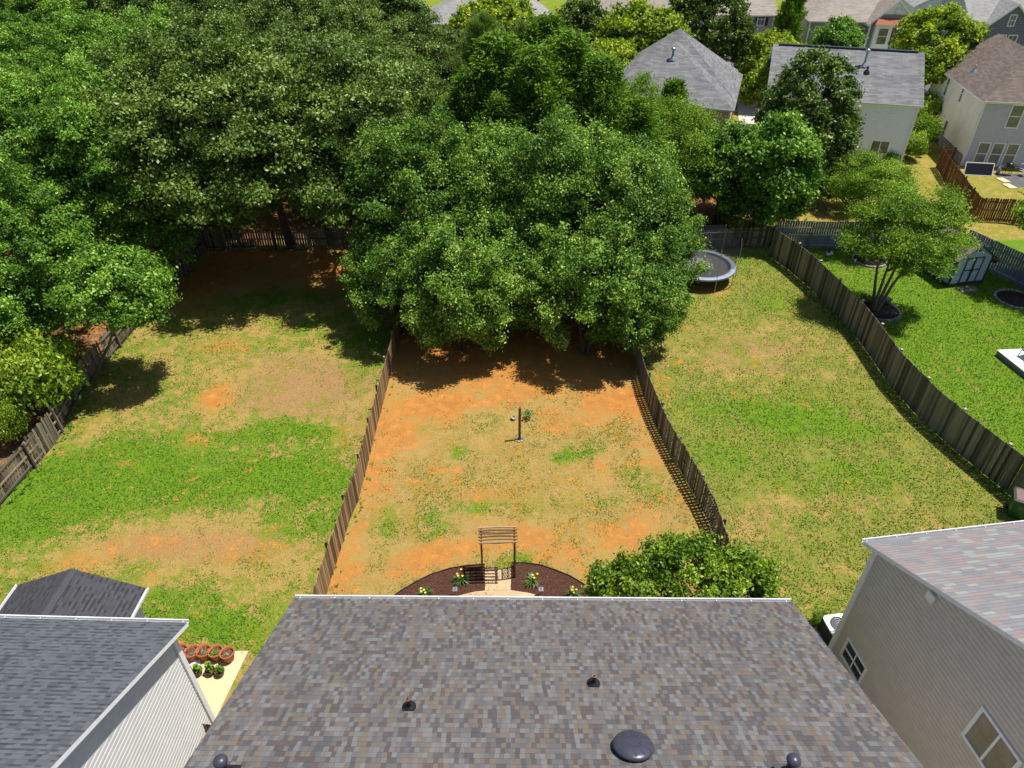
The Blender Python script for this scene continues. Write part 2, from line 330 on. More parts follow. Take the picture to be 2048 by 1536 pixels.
def masks(X, Y):
    X = np.asarray(X, float); Y = np.asarray(Y, float)
    s1, s2, s3, s4 = (poly_side(X, Y, l) for l in (l1, l2, l3, l4))
    back = np.clip((Y-45.0)/.6, 0, 1)
    g = np.full(X.shape, .45); d = np.full(X.shape, -.12); lu = np.full(X.shape, .3); li = np.zeros(X.shape); tn = np.zeros(X.shape)
    L_ = (s1 > 0) & (s2 <= 0); C_ = (s2 > 0) & (s3 <= 0); R_ = (s3 > 0) & (s4 <= 0); E_ = s4 > 0; W_ = s1 <= 0
    def add(sel, lst, arr, sign=1):
        for px, py, rx, ry, k in lst: arr[sel] += sign*k*blob(X[sel], Y[sel], px, py, rx, ry)
    g[L_] = .5; lu[L_] = .42; add(L_, GREEN_L, g); add(L_, GREEN_L, lu, .75); add(L_, DIRT_L, d); add(L_, TAN_L, tn); add(L_, TAN_L, g, -.5)
    g[C_] = .4; lu[C_] = .2; d[C_] = .27; add(C_, GREEN_C, g); add(C_, GREEN_C, lu); add(C_, GREEN_C, d, -1); add(C_, DIRT_C, d, .85)
    tn[C_] = .55; add(C_, DIRT_C, g, -.3)
    g[R_] = 1.0; lu[R_] = .27; add(R_, GREEN_R, g); add(R_, GREEN_R, lu, .6); add(R_, DIRT_R, d); add(R_, TAN_R, tn, 1.2); add(R_, TAN_R, g, -.95)
    g[E_] = 1.5; lu[E_] = .85; d[E_] = -1
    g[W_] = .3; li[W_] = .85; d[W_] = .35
    # bare strip at the feet of the fences
    d += .35*np.exp(-(s2/.35)**2)*(s2 > -.4)*(Y < 34)+.25*np.exp(-((s3+.4)/.35)**2)*(Y < 34)
    # under the trees at the back of the lots
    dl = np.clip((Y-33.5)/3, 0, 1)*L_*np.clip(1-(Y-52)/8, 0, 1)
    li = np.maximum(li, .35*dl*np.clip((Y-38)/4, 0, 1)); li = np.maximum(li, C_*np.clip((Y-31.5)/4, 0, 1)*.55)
    b = (back > .5)
    w = (X < 16) & b
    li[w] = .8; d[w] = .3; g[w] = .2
    e = (X >= 16) & b
    g[e] = .7; lu[e] = .35; d[e] = .12; li[e] = 0
    far = (Y > 78); g[far] = 1.1; lu[far] = .6; d[far] = 0; li[far] = 0
    fr = e & (X > 22) & (Y < 50); g[fr] = .55; tn[fr] = .3; d[fr] = .12
    return [np.clip(a, -1.2, 1.6) for a in (g, d, lu, li, tn)]
def make_ground():
    xs = np.concatenate([np.linspace(-420, -60, 19), np.arange(-54, 62, .3), np.linspace(68, 420, 19)])
    ys = np.concatenate([np.linspace(-120, 0, 7), np.arange(6, 84, .3), np.linspace(90, 520, 26)])
    X, Y = np.meshgrid(xs, ys); nx, ny = len(xs), len(ys)
    me = bpy.data.meshes.new('ground')
    co = np.stack([X.ravel(), Y.ravel(), np.zeros(X.size)], 1)
    me.vertices.add(len(co)); me.vertices.foreach_set('co', co.ravel())
    i = np.arange((ny-1)*(nx-1)); r, c = i//(nx-1), i % (nx-1); a = r*nx+c
    q = np.stack([a, a+1, a+nx+1, a+nx], 1)
    me.loops.add(q.size); me.loops.foreach_set('vertex_index', q.ravel())
    me.polygons.add(len(q)); me.polygons.foreach_set('loop_start', np.arange(0, q.size, 4)); me.update(calc_edges=True)
    for nme, arr in zip(('g', 'd', 'lu', 'li', 'tn'), masks(X.ravel(), Y.ravel())):
        at = me.attributes.new(nme, 'FLOAT', 'POINT'); at.data.foreach_set('value', arr)
    m, t, b = newmat('lawn_and_clay'); co = objco(t)
    A = {k: N(t, 'ShaderNodeAttribute', attribute_name=k).outputs['Fac'] for k in ('g', 'd', 'lu', 'li', 'tn')}
    big = noise(t, .45, 5, .62, co); mid = noise(t, 1.9, 5, .65, co); fine = noise(t, 9, 4, .7, co); vf = noise(t, 30, 3, .75, co); bl = noise(t, 75, 2, .8, co)
    # grass colours
    straw = ramp(t, [(.28, (.18, .12, .03)), (.5, (.34, .235, .065)), (.72, (.5, .37, .125))]); L(t, vf, straw.inputs[0])
    pink = ramp(t, [(.28, (.19, .105, .038)), (.72, (.44, .275, .115))]); L(t, vf, pink.inputs[0])
    yel = ramp(t, [(.28, (.085, .1, .012)), (.5, (.2, .205, .035)), (.74, (.37, .34, .1))]); L(t, vf, yel.inputs[0])
    grn = ramp(t, [(.26, (.035, .08, .004)), (.5, (.11, .21, .01)), (.76, (.23, .35, .028))]); L(t, vf, grn.inputs[0])
    dirt = ramp(t, [(.3, (.27, .1, .024)), (.5, (.42, .18, .042)), (.7, (.52, .27, .08))]); L(t, math_(t, 'ADD', math_(t, 'MULTIPLY', mid, .6), math_(t, 'MULTIPLY', fine, .4)), dirt.inputs[0])
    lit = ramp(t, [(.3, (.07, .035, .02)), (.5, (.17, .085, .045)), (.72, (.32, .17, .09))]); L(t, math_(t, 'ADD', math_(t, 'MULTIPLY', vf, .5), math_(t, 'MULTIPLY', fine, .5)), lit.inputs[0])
    mixn = math_(t, 'ADD', math_(t, 'ADD', math_(t, 'MULTIPLY', big, .3), math_(t, 'MULTIPLY', mid, .36)), math_(t, 'ADD', math_(t, 'MULTIPLY', fine, .24), math_(t, 'MULTIPLY', bl, .1)))
    def step(a, amp, lo, hi):      # attribute + noise -> soft threshold
        v = math_(t, 'ADD', a, math_(t, 'MULTIPLY_ADD', mixn, amp*2.9, -amp*1.45))
        mr = N(t, 'ShaderNodeMapRange', interpolation_type='SMOOTHSTEP'); L(t, v, mr.inputs[0]); mr.inputs[1].default_value = lo; mr.inputs[2].default_value = hi
        return mr.outputs[0]
    c = mixc(t, step(A['tn'], 1.6, .3, .75), straw.outputs[0], pink.outputs[0])
    gc = mixc(t, step(A['lu'], 2.0, .25, .8), yel.outputs[0], grn.outputs[0])
    c = mixc(t, step(A['g'], 3.4, .22, .78), c, gc)
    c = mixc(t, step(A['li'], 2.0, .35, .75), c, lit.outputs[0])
    c = mixc(t, step(A['d'], 3.2, .22, 1.05), c, dirt.outputs[0])
    v = math_(t, 'MULTIPLY_ADD', bl, .7, .65)
    cb = N(t, 'ShaderNodeCombineColor'); [L(t, v, cb.inputs[i]) for i in range(3)]
    c = mixc(t, 1.0, c, cb.outputs[0], 'MULTIPLY')
    L(t, c, b.inputs['Base Color']); b.inputs['Roughness'].default_value = .95; b.inputs['Specular IOR Level'].default_value = .1
    bn = N(t, 'ShaderNodeBump'); bn.inputs['Strength'].default_value = .8; bn.inputs['Distance'].default_value = .035
    L(t, math_(t, 'ADD', vf, math_(t, 'MULTIPLY', bl, .6)), bn.inputs['Height']); L(t, bn.outputs[0], b.inputs['Normal'])
    me.materials.append(m)
    o = bpy.data.objects.new('ground', me); COL.objects.link(o); o['kind'] = 'structure'
make_ground()

def flat(name, pts, z, m, kind='structure', z0=-.05, **k):
    mb = MB(); mb.prism([tuple(p)[:2] for p in pts], z0, z); o = mb.build(name, m); tag(o, kind=kind, **k); return o

# ---------------------------------------------------------------- houses (local frame: x along the eave, y into the house)
def rng_at(prof, z):               # prof: x-range of a wall at height z
    return prof(z)
def lapwall(mb, P, dx, nrm, z0, z1, prof, lap=.115, m=0):
    n = max(1, int(math.ceil((z1-z0)/lap)))
    for i in range(n):
        a = z0+i*lap; b = min(z1, a+lap)
        ra, rb = prof(a), prof(b)
        if ra is None: break
        if rb is None: rb = ((ra[0]+ra[1])/2,)*2
        pt = lambda x, z, o: P+dx*x+nrm*o+Vector((0, 0, z))
        k = .6; c_ = a+(b-a)*k; rc = (ra[0]+(rb[0]-ra[0])*k, ra[1]+(rb[1]-ra[1])*k); q = lap/.16
        mb.face([pt(ra[0], a, .024*q), pt(ra[1], a, .024*q), pt(rc[1], c_, .02*q), pt(rc[0], c_, .02*q)], m)
        mb.face([pt(rc[0], c_, .02*q), pt(rc[1], c_, .02*q), pt(rb[1], b, -.02*q), pt(rb[0], b, -.02*q)], m)
        mb.face([pt(ra[1], a, .024*q), pt(ra[0], a, .024*q), pt(ra[0], a, -.02*q), pt(ra[1], a, -.02*q)], m)
class House:
    def __init__(s, name, label, O, ang, W, D, he, pitch, roof='gable', rm='roof_grey', wm='side_white', ov=.35, wall_mats=None, lap=.16, cat='house', group=None, z0=0, trim='white', cap=None, gutter=True, posts=True):
        s.W, s.D, s.he, s.p, s.ov = W, D, he, pitch, ov
        s.e = empty(name, (O[0], O[1], 0), ang, label, cat, group)
        s.mi = Matrix.Translation((O[0], O[1], 0)) @ Matrix.Rotation(ang, 4, 'Z'); s.inv = s.mi.inverted()
        wm_ = wall_mats or [wm]*4          # front, right, back, left
        o = ov; X0, X1, Y0, Y1 = -o, W+o, -o, D+o
        rz = lambda d: he+pitch*d           # height over the eave line at run d
        th = .14
        faces = [('front', Vector((0, 0, 0)), Vector((1, 0, 0)), Vector((0, -1, 0)), W), ('right', Vector((W, 0, 0)), Vector((0, 1, 0)), Vector((1, 0, 0)), D),
                 ('back', Vector((W, D, 0)), Vector((-1, 0, 0)), Vector((0, 1, 0)), W), ('left', Vector((0, D, 0)), Vector((0, -1, 0)), Vector((-1, 0, 0)), D)]
        s.faces = {}
        for (fn, P, dx, nr, ln), mm in zip(faces, wm_):
            gab = (roof == 'gable' and fn in ('left', 'right')) or (roof == 'gable_y' and fn in ('front', 'back')) or (roof == 'half' and fn == 'back')
            zt = he+pitch*o-th
            def prof(z, ln=ln, gab=gab):
                if z <= zt+1e-6: return (0, ln)
                if not gab: return (0, ln) if z < zt+.01 else None
                k = (z-zt)/pitch
                return (k, ln-k) if k < ln/2 else None
            mb = MB(); lapwall(mb, P, dx, nr, z0, zt+(pitch*ln/2 if gab else 0), prof, lap); wo_ = mb.build('wall', M[mm], s.e)
            s.faces[fn] = (P, dx, nr)
        for x in (0, W):                   # corner boards
            for y in (0, D): mb = MB(); mb.box((x, y, (z0+he+pitch*o-th)/2), (.16, .16, he+pitch*o-th-z0)); mb.build('corner_trim', M[trim], s.e)
        # roof
        mb = MB(); polys = []
        if roof in ('gable',):
            h = D/2+o; z = rz(h)
            polys = [[(X0, Y0, he), (X1, Y0, he), (X1, D/2, z), (X0, D/2, z)], [(X1, Y1, he), (X0, Y1, he), (X0, D/2, z), (X1, D/2, z)]]
            ridge = [((X0, D/2, z), (X1, D/2, z))]
        elif roof == 'gable_y':
            h = W/2+o; z = rz(h)
            polys = [[(X0, Y1, he), (X0, Y0, he), (W/2, Y0, z), (W/2, Y1, z)], [(X1, Y0, he), (X1, Y1, he), (W/2, Y1, z), (W/2, Y0, z)]]
            ridge = [((W/2, Y0, z), (W/2, Y1, z))]
        elif roof == 'half':               # hip in front, gable at the back, ridge running back
            h = W/2+o; z = rz(h); k = (W/2, Y0+h, z)
            polys = [[(X0, Y0, he), (X1, Y0, he), k], [(X0, Y1, he), (X0, Y0, he), k, (W/2, Y1, z)], [(X1, Y0, he), (X1, Y1, he), (W/2, Y1, z), k]]
            ridge = [(k, (W/2, Y1, z))]
        else:                              # hip
            h = min(W, D)/2+o; z = rz(h)
            if W >= D:
                a, b = (X0+h, D/2, z), (X1-h, D/2, z)
                polys = [[(X0, Y0, he), (X1, Y0, he), b, a], [(X1, Y1, he), (X0, Y1, he), a, b], [(X0, Y1, he), (X0, Y0, he), a], [(X1, Y0, he), (X1, Y1, he), b]]
            else:
                a, b = (W/2, Y0+h, z), (W/2, Y1-h, z)
                polys = [[(X0, Y0, he), (X1, Y0, he), a], [(X1, Y1, he), (X0, Y1, he), b], [(X0, Y1, he), (X0, Y0, he), a, b], [(X1, Y0, he), (X1, Y1, he), b, a]]
            ridge = [(a, b)]
        s.polys = polys; s.ridge = ridge
        roof_mesh(mb, polys, th)
        s.roof = mb.build('roof', [M[rm], M[trim]], s.e)
        if cap:
            c = MB()
            for a, b in ridge:
                a, b = Vector(a), Vector(b); d = (b-a).normalized()
                c.beam(a+d*.5+Vector((0, 0, .03)), b-d*.5+Vector((0, 0, .03)), .32, .09)
            c.build('ridge_vent', M[cap], s.roof)
        if gutter:
            g = MB(); gut(g, (X0, Y0), (X1, Y0), he, (0, -1)); g.build('gutter', M['gutter'], s.e)
    def hit(s, face, px, py):
        P, dx, nr = s.faces[face]; d = s.inv.to_3x3() @ ray(px, py); o = s.inv @ Vector((0, 0, HC))
        t = (P-o).dot(nr)/d.dot(nr); q = o+d*t
        return (q-P).dot(dx), q.z
    def window(s, face, x, z, w_, h_, name='window', panes='double', tm='white', fr=.09, shutters=None, gm='glass', vert=False):
        """x, z: centre on the wall; frame with rails, glass as a sub-part"""
        P, dx, nr = s.faces[face]; c = P+dx*x+Vector((0, 0, z)); up = Vector((0, 0, 1)); mb = MB()
        def bar(a, b, c2, d2, o0=-.02, o1=.06):
            p = [c+dx*a+up*c2+nr*o0, c+dx*b+up*c2+nr*o0, c+dx*b+up*c2+nr*o1, c+dx*a+up*c2+nr*o1]
            mb.hexa([p[0], p[1], p[2], p[3]]+[q+up*(d2-c2) for q in p])
        a, b = w_/2, h_/2
        bar(-a, a, b-fr, b); bar(-a, a, -b, -b+fr); bar(-a, -a+fr, -b+fr, b-fr); bar(a-fr, a, -b+fr, b-fr)
        if panes == 'double': bar(-a+fr, a-fr, -.03, .03, .0, .05)
        if panes == 'slider': bar(-.03, .03, -b+fr, b-fr, 0, .05)
        if panes == 'grid':
            bar(-a+fr, a-fr, -.03, .03, .0, .05); bar(-.02, .02, -b+fr, b-fr, 0, .045)
        f = mb.build(name, M[tm], s.e)
        g = MB(); q = [c+dx*(-a+fr)+up*(-b+fr), c+dx*(a-fr)+up*(-b+fr), c+dx*(a-fr)+up*(b-fr), c+dx*(-a+fr)+up*(b-fr)]
        g.hexa([q[0]-nr*.02, q[1]-nr*.02, q[1]+nr*.028, q[0]+nr*.028, q[3]-nr*.02, q[2]-nr*.02, q[2]+nr*.028, q[3]+nr*.028])
        g.build('pane', M[gm], f)
        if shutters:
            for sg in (-1, 1):
                sm = MB(); x0 = sg*(a+.04); x1 = sg*(a+.38); lo, hi = min(x0, x1), max(x0, x1)
                p = [c+dx*lo-up*b-nr*.01, c+dx*hi-up*b-nr*.01, c+dx*hi-up*b+nr*.05, c+dx*lo-up*b+nr*.05]
                sm.hexa(p+[v+up*h_ for v in p]); sm.build('shutter', M[shutters], s.e)
        return f
    def winpx(s, face, px, py, w_, h_, **k):
        x, z = s.hit(face, px, py); return s.window(face, x, z, w_, h_, **k)
def roof_mesh(mb, polys, th):
    for pl in polys:
        P = [Vector(p) for p in pl]; n = (P[1]-P[0]).cross(P[2]-P[0]).normalized()
        if n.z < 0: P.reverse(); n = -n
        low = sorted(P, key=lambda q: q.z)[:2]; hd = Vector((-n.y, n.x, 0)).normalized() if abs(n.x)+abs(n.y) > 1e-4 else Vector((1, 0, 0))
        ud = n.cross(hd); ud = ud if ud.z > 0 else -ud
        zr = min(low, key=lambda q: q.z)
        mb.face(P, 0, .5, [((p-zr).dot(hd)+50, (p-zr).dot(ud)+2.002) for p in P])
        B = [p-Vector((0, 0, th)) for p in P]
        mb.face(list(reversed(B)), 1)
        for i in range(len(P)):
            j = (i+1) % len(P); mb.face([B[i], B[j], P[j], P[i]], 1)
def gut(mb, a, b, z, out, w_=.06, h_=.09):
    """open trough along a-b just outside the eave, with hanger straps"""
    a = Vector((*a, z)); b = Vector((*b, z)); o = Vector((*out, 0)).normalized(); d = (b-a).normalized()
    dn = Vector((0, 0, -1))
    mb.beam(a+o*(w_+.01)+dn*(h_/2-.02), b+o*(w_+.01)+dn*(h_/2-.02), .03, h_)
    mb.beam(a+o*(w_/2)+dn*(h_-.03), b+o*(w_/2)+dn*(h_-.03), w_-.03, .012)
    L_ = (b-a).length; k = max(2, int(L_/.95))
    for i in range(k+1):
        p = a+d*(L_*(i+.15)/(k+.3)); mb.beam(p+o*.005+dn*.03, p+o*(w_)+dn*.03, .025, .012)

def O2(o, ang, x, y):
    return (o[0]+x*math.cos(ang)-y*math.sin(ang), o[1]+x*math.sin(ang)+y*math.cos(ang))
def from_eave(px, py, ang, he, ov, W=None, corner='left'):
    """house origin from the photo position of an eave corner"""
    c = G(px, py, he)
    if corner == 'left': return O2(c, ang, ov, ov)
    return O2(c, ang, -ov-W, ov)

# the house with the long patchwork-shingle roof (camera hovers over its far slope)
A, B = G(585, 1210, 5.4), G(1583, 1200, 5.4); ang = math.atan2(B.y-A.y, B.x-A.x)+math.pi+R(-1.2)
Wm = (B-A).length-.6
O = O2(B, ang, .3, .35)
main = House('patchwork_roof_house', 'nearest house, its wide patchwork shingle roof of grey, tan and brown along the bottom', O, ang, Wm, 12.4, 5.4, .5, 'gable', 'roof_main', 'side_white', .3)
A, B = G(1725, 1080, 5.4), G(2048, 1043, 5.4); ang_r = math.atan2(B.y-A.y, B.x-A.x)+math.pi
Wr = 13.0
O = O2(A, ang_r, -(Wr)-.3, .35)
right_h = House('pastel_roof_house', 'beige sided house with pink, green and grey pastel shingles, right of the nearest roof', O, ang_r, Wr, 13.5, 5.4, .5, 'gable', 'roof_right', 'side_beige', .3)
A, B = G(0, 1235, 5.4), G(375, 1245, 5.4); ang_l = math.atan2(B.y-A.y, B.x-A.x)+math.pi
O = O2(B, ang_l, .35, .35)
left_h = House('slate_roof_house', 'pale sided house with slate grey shingles, porch roof behind and potted patio beside', O, ang_l, 12.0, 13.0, 5.4, .5, 'gable', 'roof_left', 'side_white', .35)

# windows, wall vent of the beige house (its left wall in the picture is local "right")
right_h.winpx('right', 1709, 1322, 1.15, .95, panes='grid')
right_h.winpx('right', 1984, 1495, 1.35, 1.35, panes='slider', gm='blind')
x, z = right_h.hit('right', 1868, 1193); P, dx, nr = right_h.faces['right']; mb = MB(); c = P+dx*x+Vector((0, 0, z))
mb.box(c+nr*.05, (.12, .2, .2)); mb.box(c+nr*.1-Vector((0, 0, .0)), (.05, .26, .26)); mb.build('wall_vent', M['white'], right_h.e)
left_h.window('left', 5.5, 3.0, 1.0, 1.3)
# outdoor tap and hose bib on the pale wall, meter box
def porch(h):
    mb = MB(); e = h.inv
    c = [e @ G(40, 1165, 2.75), e @ G(290, 1180, 2.75)]
    xl, xr = sorted((c[0].x, c[1].x)); y0 = (c[0].y+c[1].y)/2; xm = (xl+xr)/2; zr = 3.62; yb = 1.0
    roof_mesh(mb, [[(xl, yb, 2.75), (xl, y0, 2.75), (xm, y0, zr), (xm, yb, zr)], [(xr, y0, 2.75), (xr, yb, 2.75), (xm, yb, zr), (xm, y0, zr)]], .12)
    r = mb.build('porch_roof', [M['roof_porch'], M['white']], h.e)
    cp = MB(); n = 14
    for i in range(n):
        t0 = y0+(yb-y0)*i/n; t1 = y0+(yb-y0)*(i+1)/n+.03
        for sgn in (-1, 1):
            zz = .03+.006*(i % 2)
            cp.hexa([(xm, t0, zr+zz-.03), (xm+sgn*.17, t0, zr-.17*.44+zz-.03), (xm+sgn*.17, t1, zr-.17*.44+zz-.03), (xm, t1, zr+zz-.03),
                     (xm, t0, zr+zz), (xm+sgn*.17, t0, zr-.17*.44+zz), (xm+sgn*.17, t1, zr-.17*.44+zz), (xm, t1, zr+zz)])
    cp.build('ridge_cap', M['roof_porch_cap'], r)
    g = MB(); gut(g, (xl, y0), (xl, yb), 2.75, (-1, 0)); g.build('gutter', M['gutter'], r)
    g = MB(); gut(g, (xr, yb), (xr, y0), 2.75, (1, 0)); g.build('gutter', M['gutter'], r)
    wv = MB(); a, b = xl+.3, xr-.3
    lapwall(wv, Vector((a, y0+.25, 0)), Vector((1, 0, 0)), Vector((0, -1, 0)), 0, 2.75, lambda z: (0, b-a))
    lapwall(wv, Vector((a, 0, 0)), Vector((0, -1, 0)), Vector((-1, 0, 0)), 0, 2.75, lambda z: (0, -y0-.25))
    lapwall(wv, Vector((b, y0+.25, 0)), Vector((0, 1, 0)), Vector((1, 0, 0)), 0, 2.75, lambda z: (0, -y0-.25))
    wv.mesh([(a, y0+.25, 2.74), (b, y0+.25, 2.74), (xm, y0+.25, zr-.15)], [(0, 1, 2)])
    wv.build('porch_wall', M['side_white'], h.e)
M['roof_porch_cap'] = mat('charcoal_cap_shingle', (.05, .05, .06), .85, var=.2, sc=20)
porch(left_h)

# roof penetrations on the patchwork roof
def roof_pt(h, px, py):
    """point of the photo-side slope (local front slope) under a pixel, in the house's frame"""
    d = h.inv.to_3x3() @ ray(px, py); o = h.inv @ Vector((0, 0, HC))
    n = Vector((0, -h.p, 1)); p0 = Vector((0, -h.ov, h.he)); t = (p0-o).dot(n)/d.dot(n)
    return o+d*t
for px, py in ((818, 1415), (1187, 1368)):
    p = roof_pt(main, px, py); mb = MB()
    n = Vector((0, -main.p, 1)).normalized(); ux = Vector((1, 0, 0)); uy = n.cross(ux)
    q = [p+ux*a+uy*b+n*.006 for a, b in ((-.12, -.14), (.12, -.14), (.12, .12), (-.12, .12))]
    mb.hexa(q+[v+n*.008 for v in q])
    mb.lathe(p-Vector((0, 0, .03)), [(.15, 0), (.145, .05), (.1, .09), (.06, .11), (.045, .13)], 18); mb.tube([p, p+Vector((0, 0, .3))], .035, 10)
    v = mb.build('vent_pipe', M['black'], main.roof)
    c = MB(); c.lathe(p+Vector((0, 0, .29)), [(.037, 0), (.037, .03), (.025, .035)], 10); c.build('pipe_tip', M['copper_tip'] if 'copper_tip' in M else M['terracotta'], v)
p = roof_pt(main, 1266, 1500); mb = MB(); 
n = Vector((0, -main.p, 1)).normalized()
prof = [(.3, -.02), (.31, .05), (.38, .07), (.39, .1), (.37, .135), (.3, .165), (.2, .19), (.1, .2), (.001, .2)]
mb.lathe((0, 0, 0), prof, 30)
for k in range(12):
    an = k*math.pi/6; mb.beam((math.cos(an)*.12, math.sin(an)*.12, .2), (math.cos(an)*.34, math.sin(an)*.34, .155), .02, .012)
o = mb.build('roof_exhaust_vent', M['vent_grey'] if 'vent_grey' in M else M['black'], main.roof); o.location = p; o.rotation_euler = (math.atan(main.p)*.9, 0, 0)
M['vent_grey'] = mat('dark_blue_grey_plastic', (.045, .045, .065), .35, var=.15); o.data.materials[0] = M['vent_grey']
for px, py in ((455, 1550), (1574, 1548)):
    p = roof_pt(main, px, py); mb = MB(); mb.lathe(p-Vector((0, 0, .05)), [(.16, 0), (.13, .08), (.075, .14), (.07, .5)], 18)
    mb.box(p+Vector((0, 0, .01)), (.4, .34, .02)); v = mb.build('flue_pipe', M['black'], main.roof)
    c = MB(); c.lathe(p+Vector((0, 0, .44)), [(.08, 0), (.115, .03), (.125, .07), (.115, .11), (.08, .145), (.04, .16), (.001, .165)], 20); c.build('flue_cap', M['vent_grey'], v)

# ---------------------------------------------------------------- houses behind
he = 5.4; gr = 'houses across the back fence line'
ag = math.atan2(-3.1, 9.7)
c = G(1469, 221, he); W1, D1 = 11.0, 11.5
O = O2(c, ag, -W1-.35, .35)
h1 = House('hip_roof_house', 'house with dark grey hipped roof and metal flue behind the big round maples', O, ag, W1, D1, he, .6, 'hip', 'roof_grey', 'side_tan', .35, gutter=True, lap=.18)
mb = MB(); e = h1; xm = W1*.5; zc = he+.6*(W1/2+.35)+.75; pk = (xm, D1*.66, zc)
b4 = [(xm-5.4, D1*.66-5.0, he+.34), (xm+5.4, D1*.66-5.0, he+.34), (xm+5.4, D1+.2, he+.34), (xm-5.4, D1+.2, he+.34)]
roof_mesh(mb, [[b4[0], b4[1], pk], [b4[1], b4[2], pk], [b4[2], b4[3], pk], [b4[3], b4[0], pk]], .1)
mb.build('roof_peak', [M['roof_grey'], M['roof_grey']], h1.e)
def flue(h, px, py, hh=.9, r=.09, name='metal_flue', m='metal'):
    p = roof_pt(h, px, py); mb = MB(); mb.lathe(p-Vector((0, 0, .08)), [(.3, 0), (.24, .12), (.12, .3)], 14); mb.tube([p, p+Vector((0, 0, hh))], r, 10)
    mb.lathe(p+Vector((0, 0, hh)), [(r, -.02), (r*2, 0), (r*2, .12), (r*.6, .2)], 12); mb.build(name, M[m], h.roof)
flue(h1, 1345, 118, .7, .1)
ag2 = math.atan2(-1.1, 3.9)
c = G(1848, 213, he); W2, D2 = 11.6, 10.2
O = O2(c, ag2, -W2-.3, .3)
h2 = House('white_back_house', 'white two storey house with streaked grey gable roof behind the dark tree', O, ag2, W2, D2, he, .55, 'gable', 'roof_grey', 'side_lav', .3, cap='shade_trim', lap=.16)
h2.winpx('front', 1759, 294, 1.5, 1.15, panes='slider', tm='side_lav')
flue(h2, 1728, 131, 1.1, .1)
flue(h2, 1733, 145, .3, .05, 'vent_pipe', 'black')
ag3 = R(-9.0); c = G(1967, 203, he); W3, D3 = 8.6, 12.0
O = O2(c, ag3, .3, .3)
h3 = House('brown_roof_house', 'two storey house at the right edge with brown roof, side toned as sunlit and three tall windows', O, ag3, W3, D3, he, .64, 'half', 'roof_brown', 'side_greylav', .3, wall_mats=['side_greylav', 'side_greylav', 'brick', 'side_sunlit'], lap=.14)  # left wall and front: lit and shaded tones of one siding
for px in (1962.5, 1991, 2020): h3.winpx('front', px, 307+ (px-1962)*.045, .98, 1.95, gm='blind')
h3.winpx('front', 2030, 233, 1.05, 1.9, gm='blind')
for px, py, a, b in ((1895.5, 171, .75, 1.9), (1925, 187, .6, 1.6), (1889, 261, .8, 1.9)): h3.winpx('left', px, py, a, b, gm='blind')
mb = MB(); mb.box((-.06, D3/2, .35), (.06, D3-.2, .9)); mb.build('foundation', M['found'] if 'found' in M else M['stone'], h3.e)
mb = MB(); mb.tube([(-.1, D3+.05, 5.2), (-.1, D3+.05, .25), (-.5, D3+.05, .12)], .05, 8); mb.build('downspout', M['gutter'], h3.e)
mb = MB(); mb.tube([(-.1, -.12, 5.3), (-.1, -.12, .1)], .045, 8); mb.build('downspout', M['gutter'], h3.e)
flue(h3, 1948, 143, .35, .06, 'vent_pipe')
# row across the street
def far_house(name, label, px, py, corner, ang, W, D, rm, wm, roof='gable', he=5.4, pitch=.55, **k):
    c = G(px, py, he); O = O2(c, ang, .35, .35) if corner == 'left' else O2(c, ang, -W-.35, .35)
    return House(name, label, O, ang, W, D, he, pitch, roof, rm, wm, .35, lap=.2, **k)
h4 = far_house('shuttered_house', 'far grey house with pale tan roof, black shutters and brick garage front', 1556, 31, 'right', R(-2), 9.5, 9, 'roof_tan', 'side_grey')
h4.winpx('front', 1522.5, 39, 1.0, 1.4, shutters='shade_trim', panes='grid')
gx = h4.W-8.6; mb = MB()
roof_mesh(mb, [[(gx-.3, 0, 2.75), (gx-.3, -5.6, 2.75), (gx+3.3, -5.6, 4.6), (gx+3.3, 0, 4.6)], [(gx+6.9, -5.6, 2.75), (gx+6.9, 0, 2.75), (gx+3.3, 0, 4.6), (gx+3.3, -5.6, 4.6)]], .14)
mb.build('garage_roof', [M['roof_tan'], M['white']], h4.e)
mb = MB(); mb.box((gx+3.3, -2.7, 1.35), (6.6, 5.2, 2.7)); mb.mesh([(gx, -5.3, 2.7), (gx+6.6, -5.3, 2.7), (gx+3.3, -5.3, 4.4)], [(0, 1, 2)]); mb.build('garage_wall', M['brick'], h4.e)
mb = MB(); mb.box((gx+3.3, -5.33, 1.15), (5.2, .1, 2.3))
for k in range(3): mb.box((gx+3.3, -5.39, .58+.57*k), (5.0, .03, .03))
mb.build('garage_door', M['white'], h4.e)
h5 = far_house('bay_window_house', 'far taupe house with white trimmed front gable, half round vent and red porch roof', 1617, 42, 'left', R(-5), 12.2, 10, 'roof_tan', 'side_taupe', 'hip', wall_mats=['side_taupe', 'side_taupe', 'side_taupe', 'side_tan'])
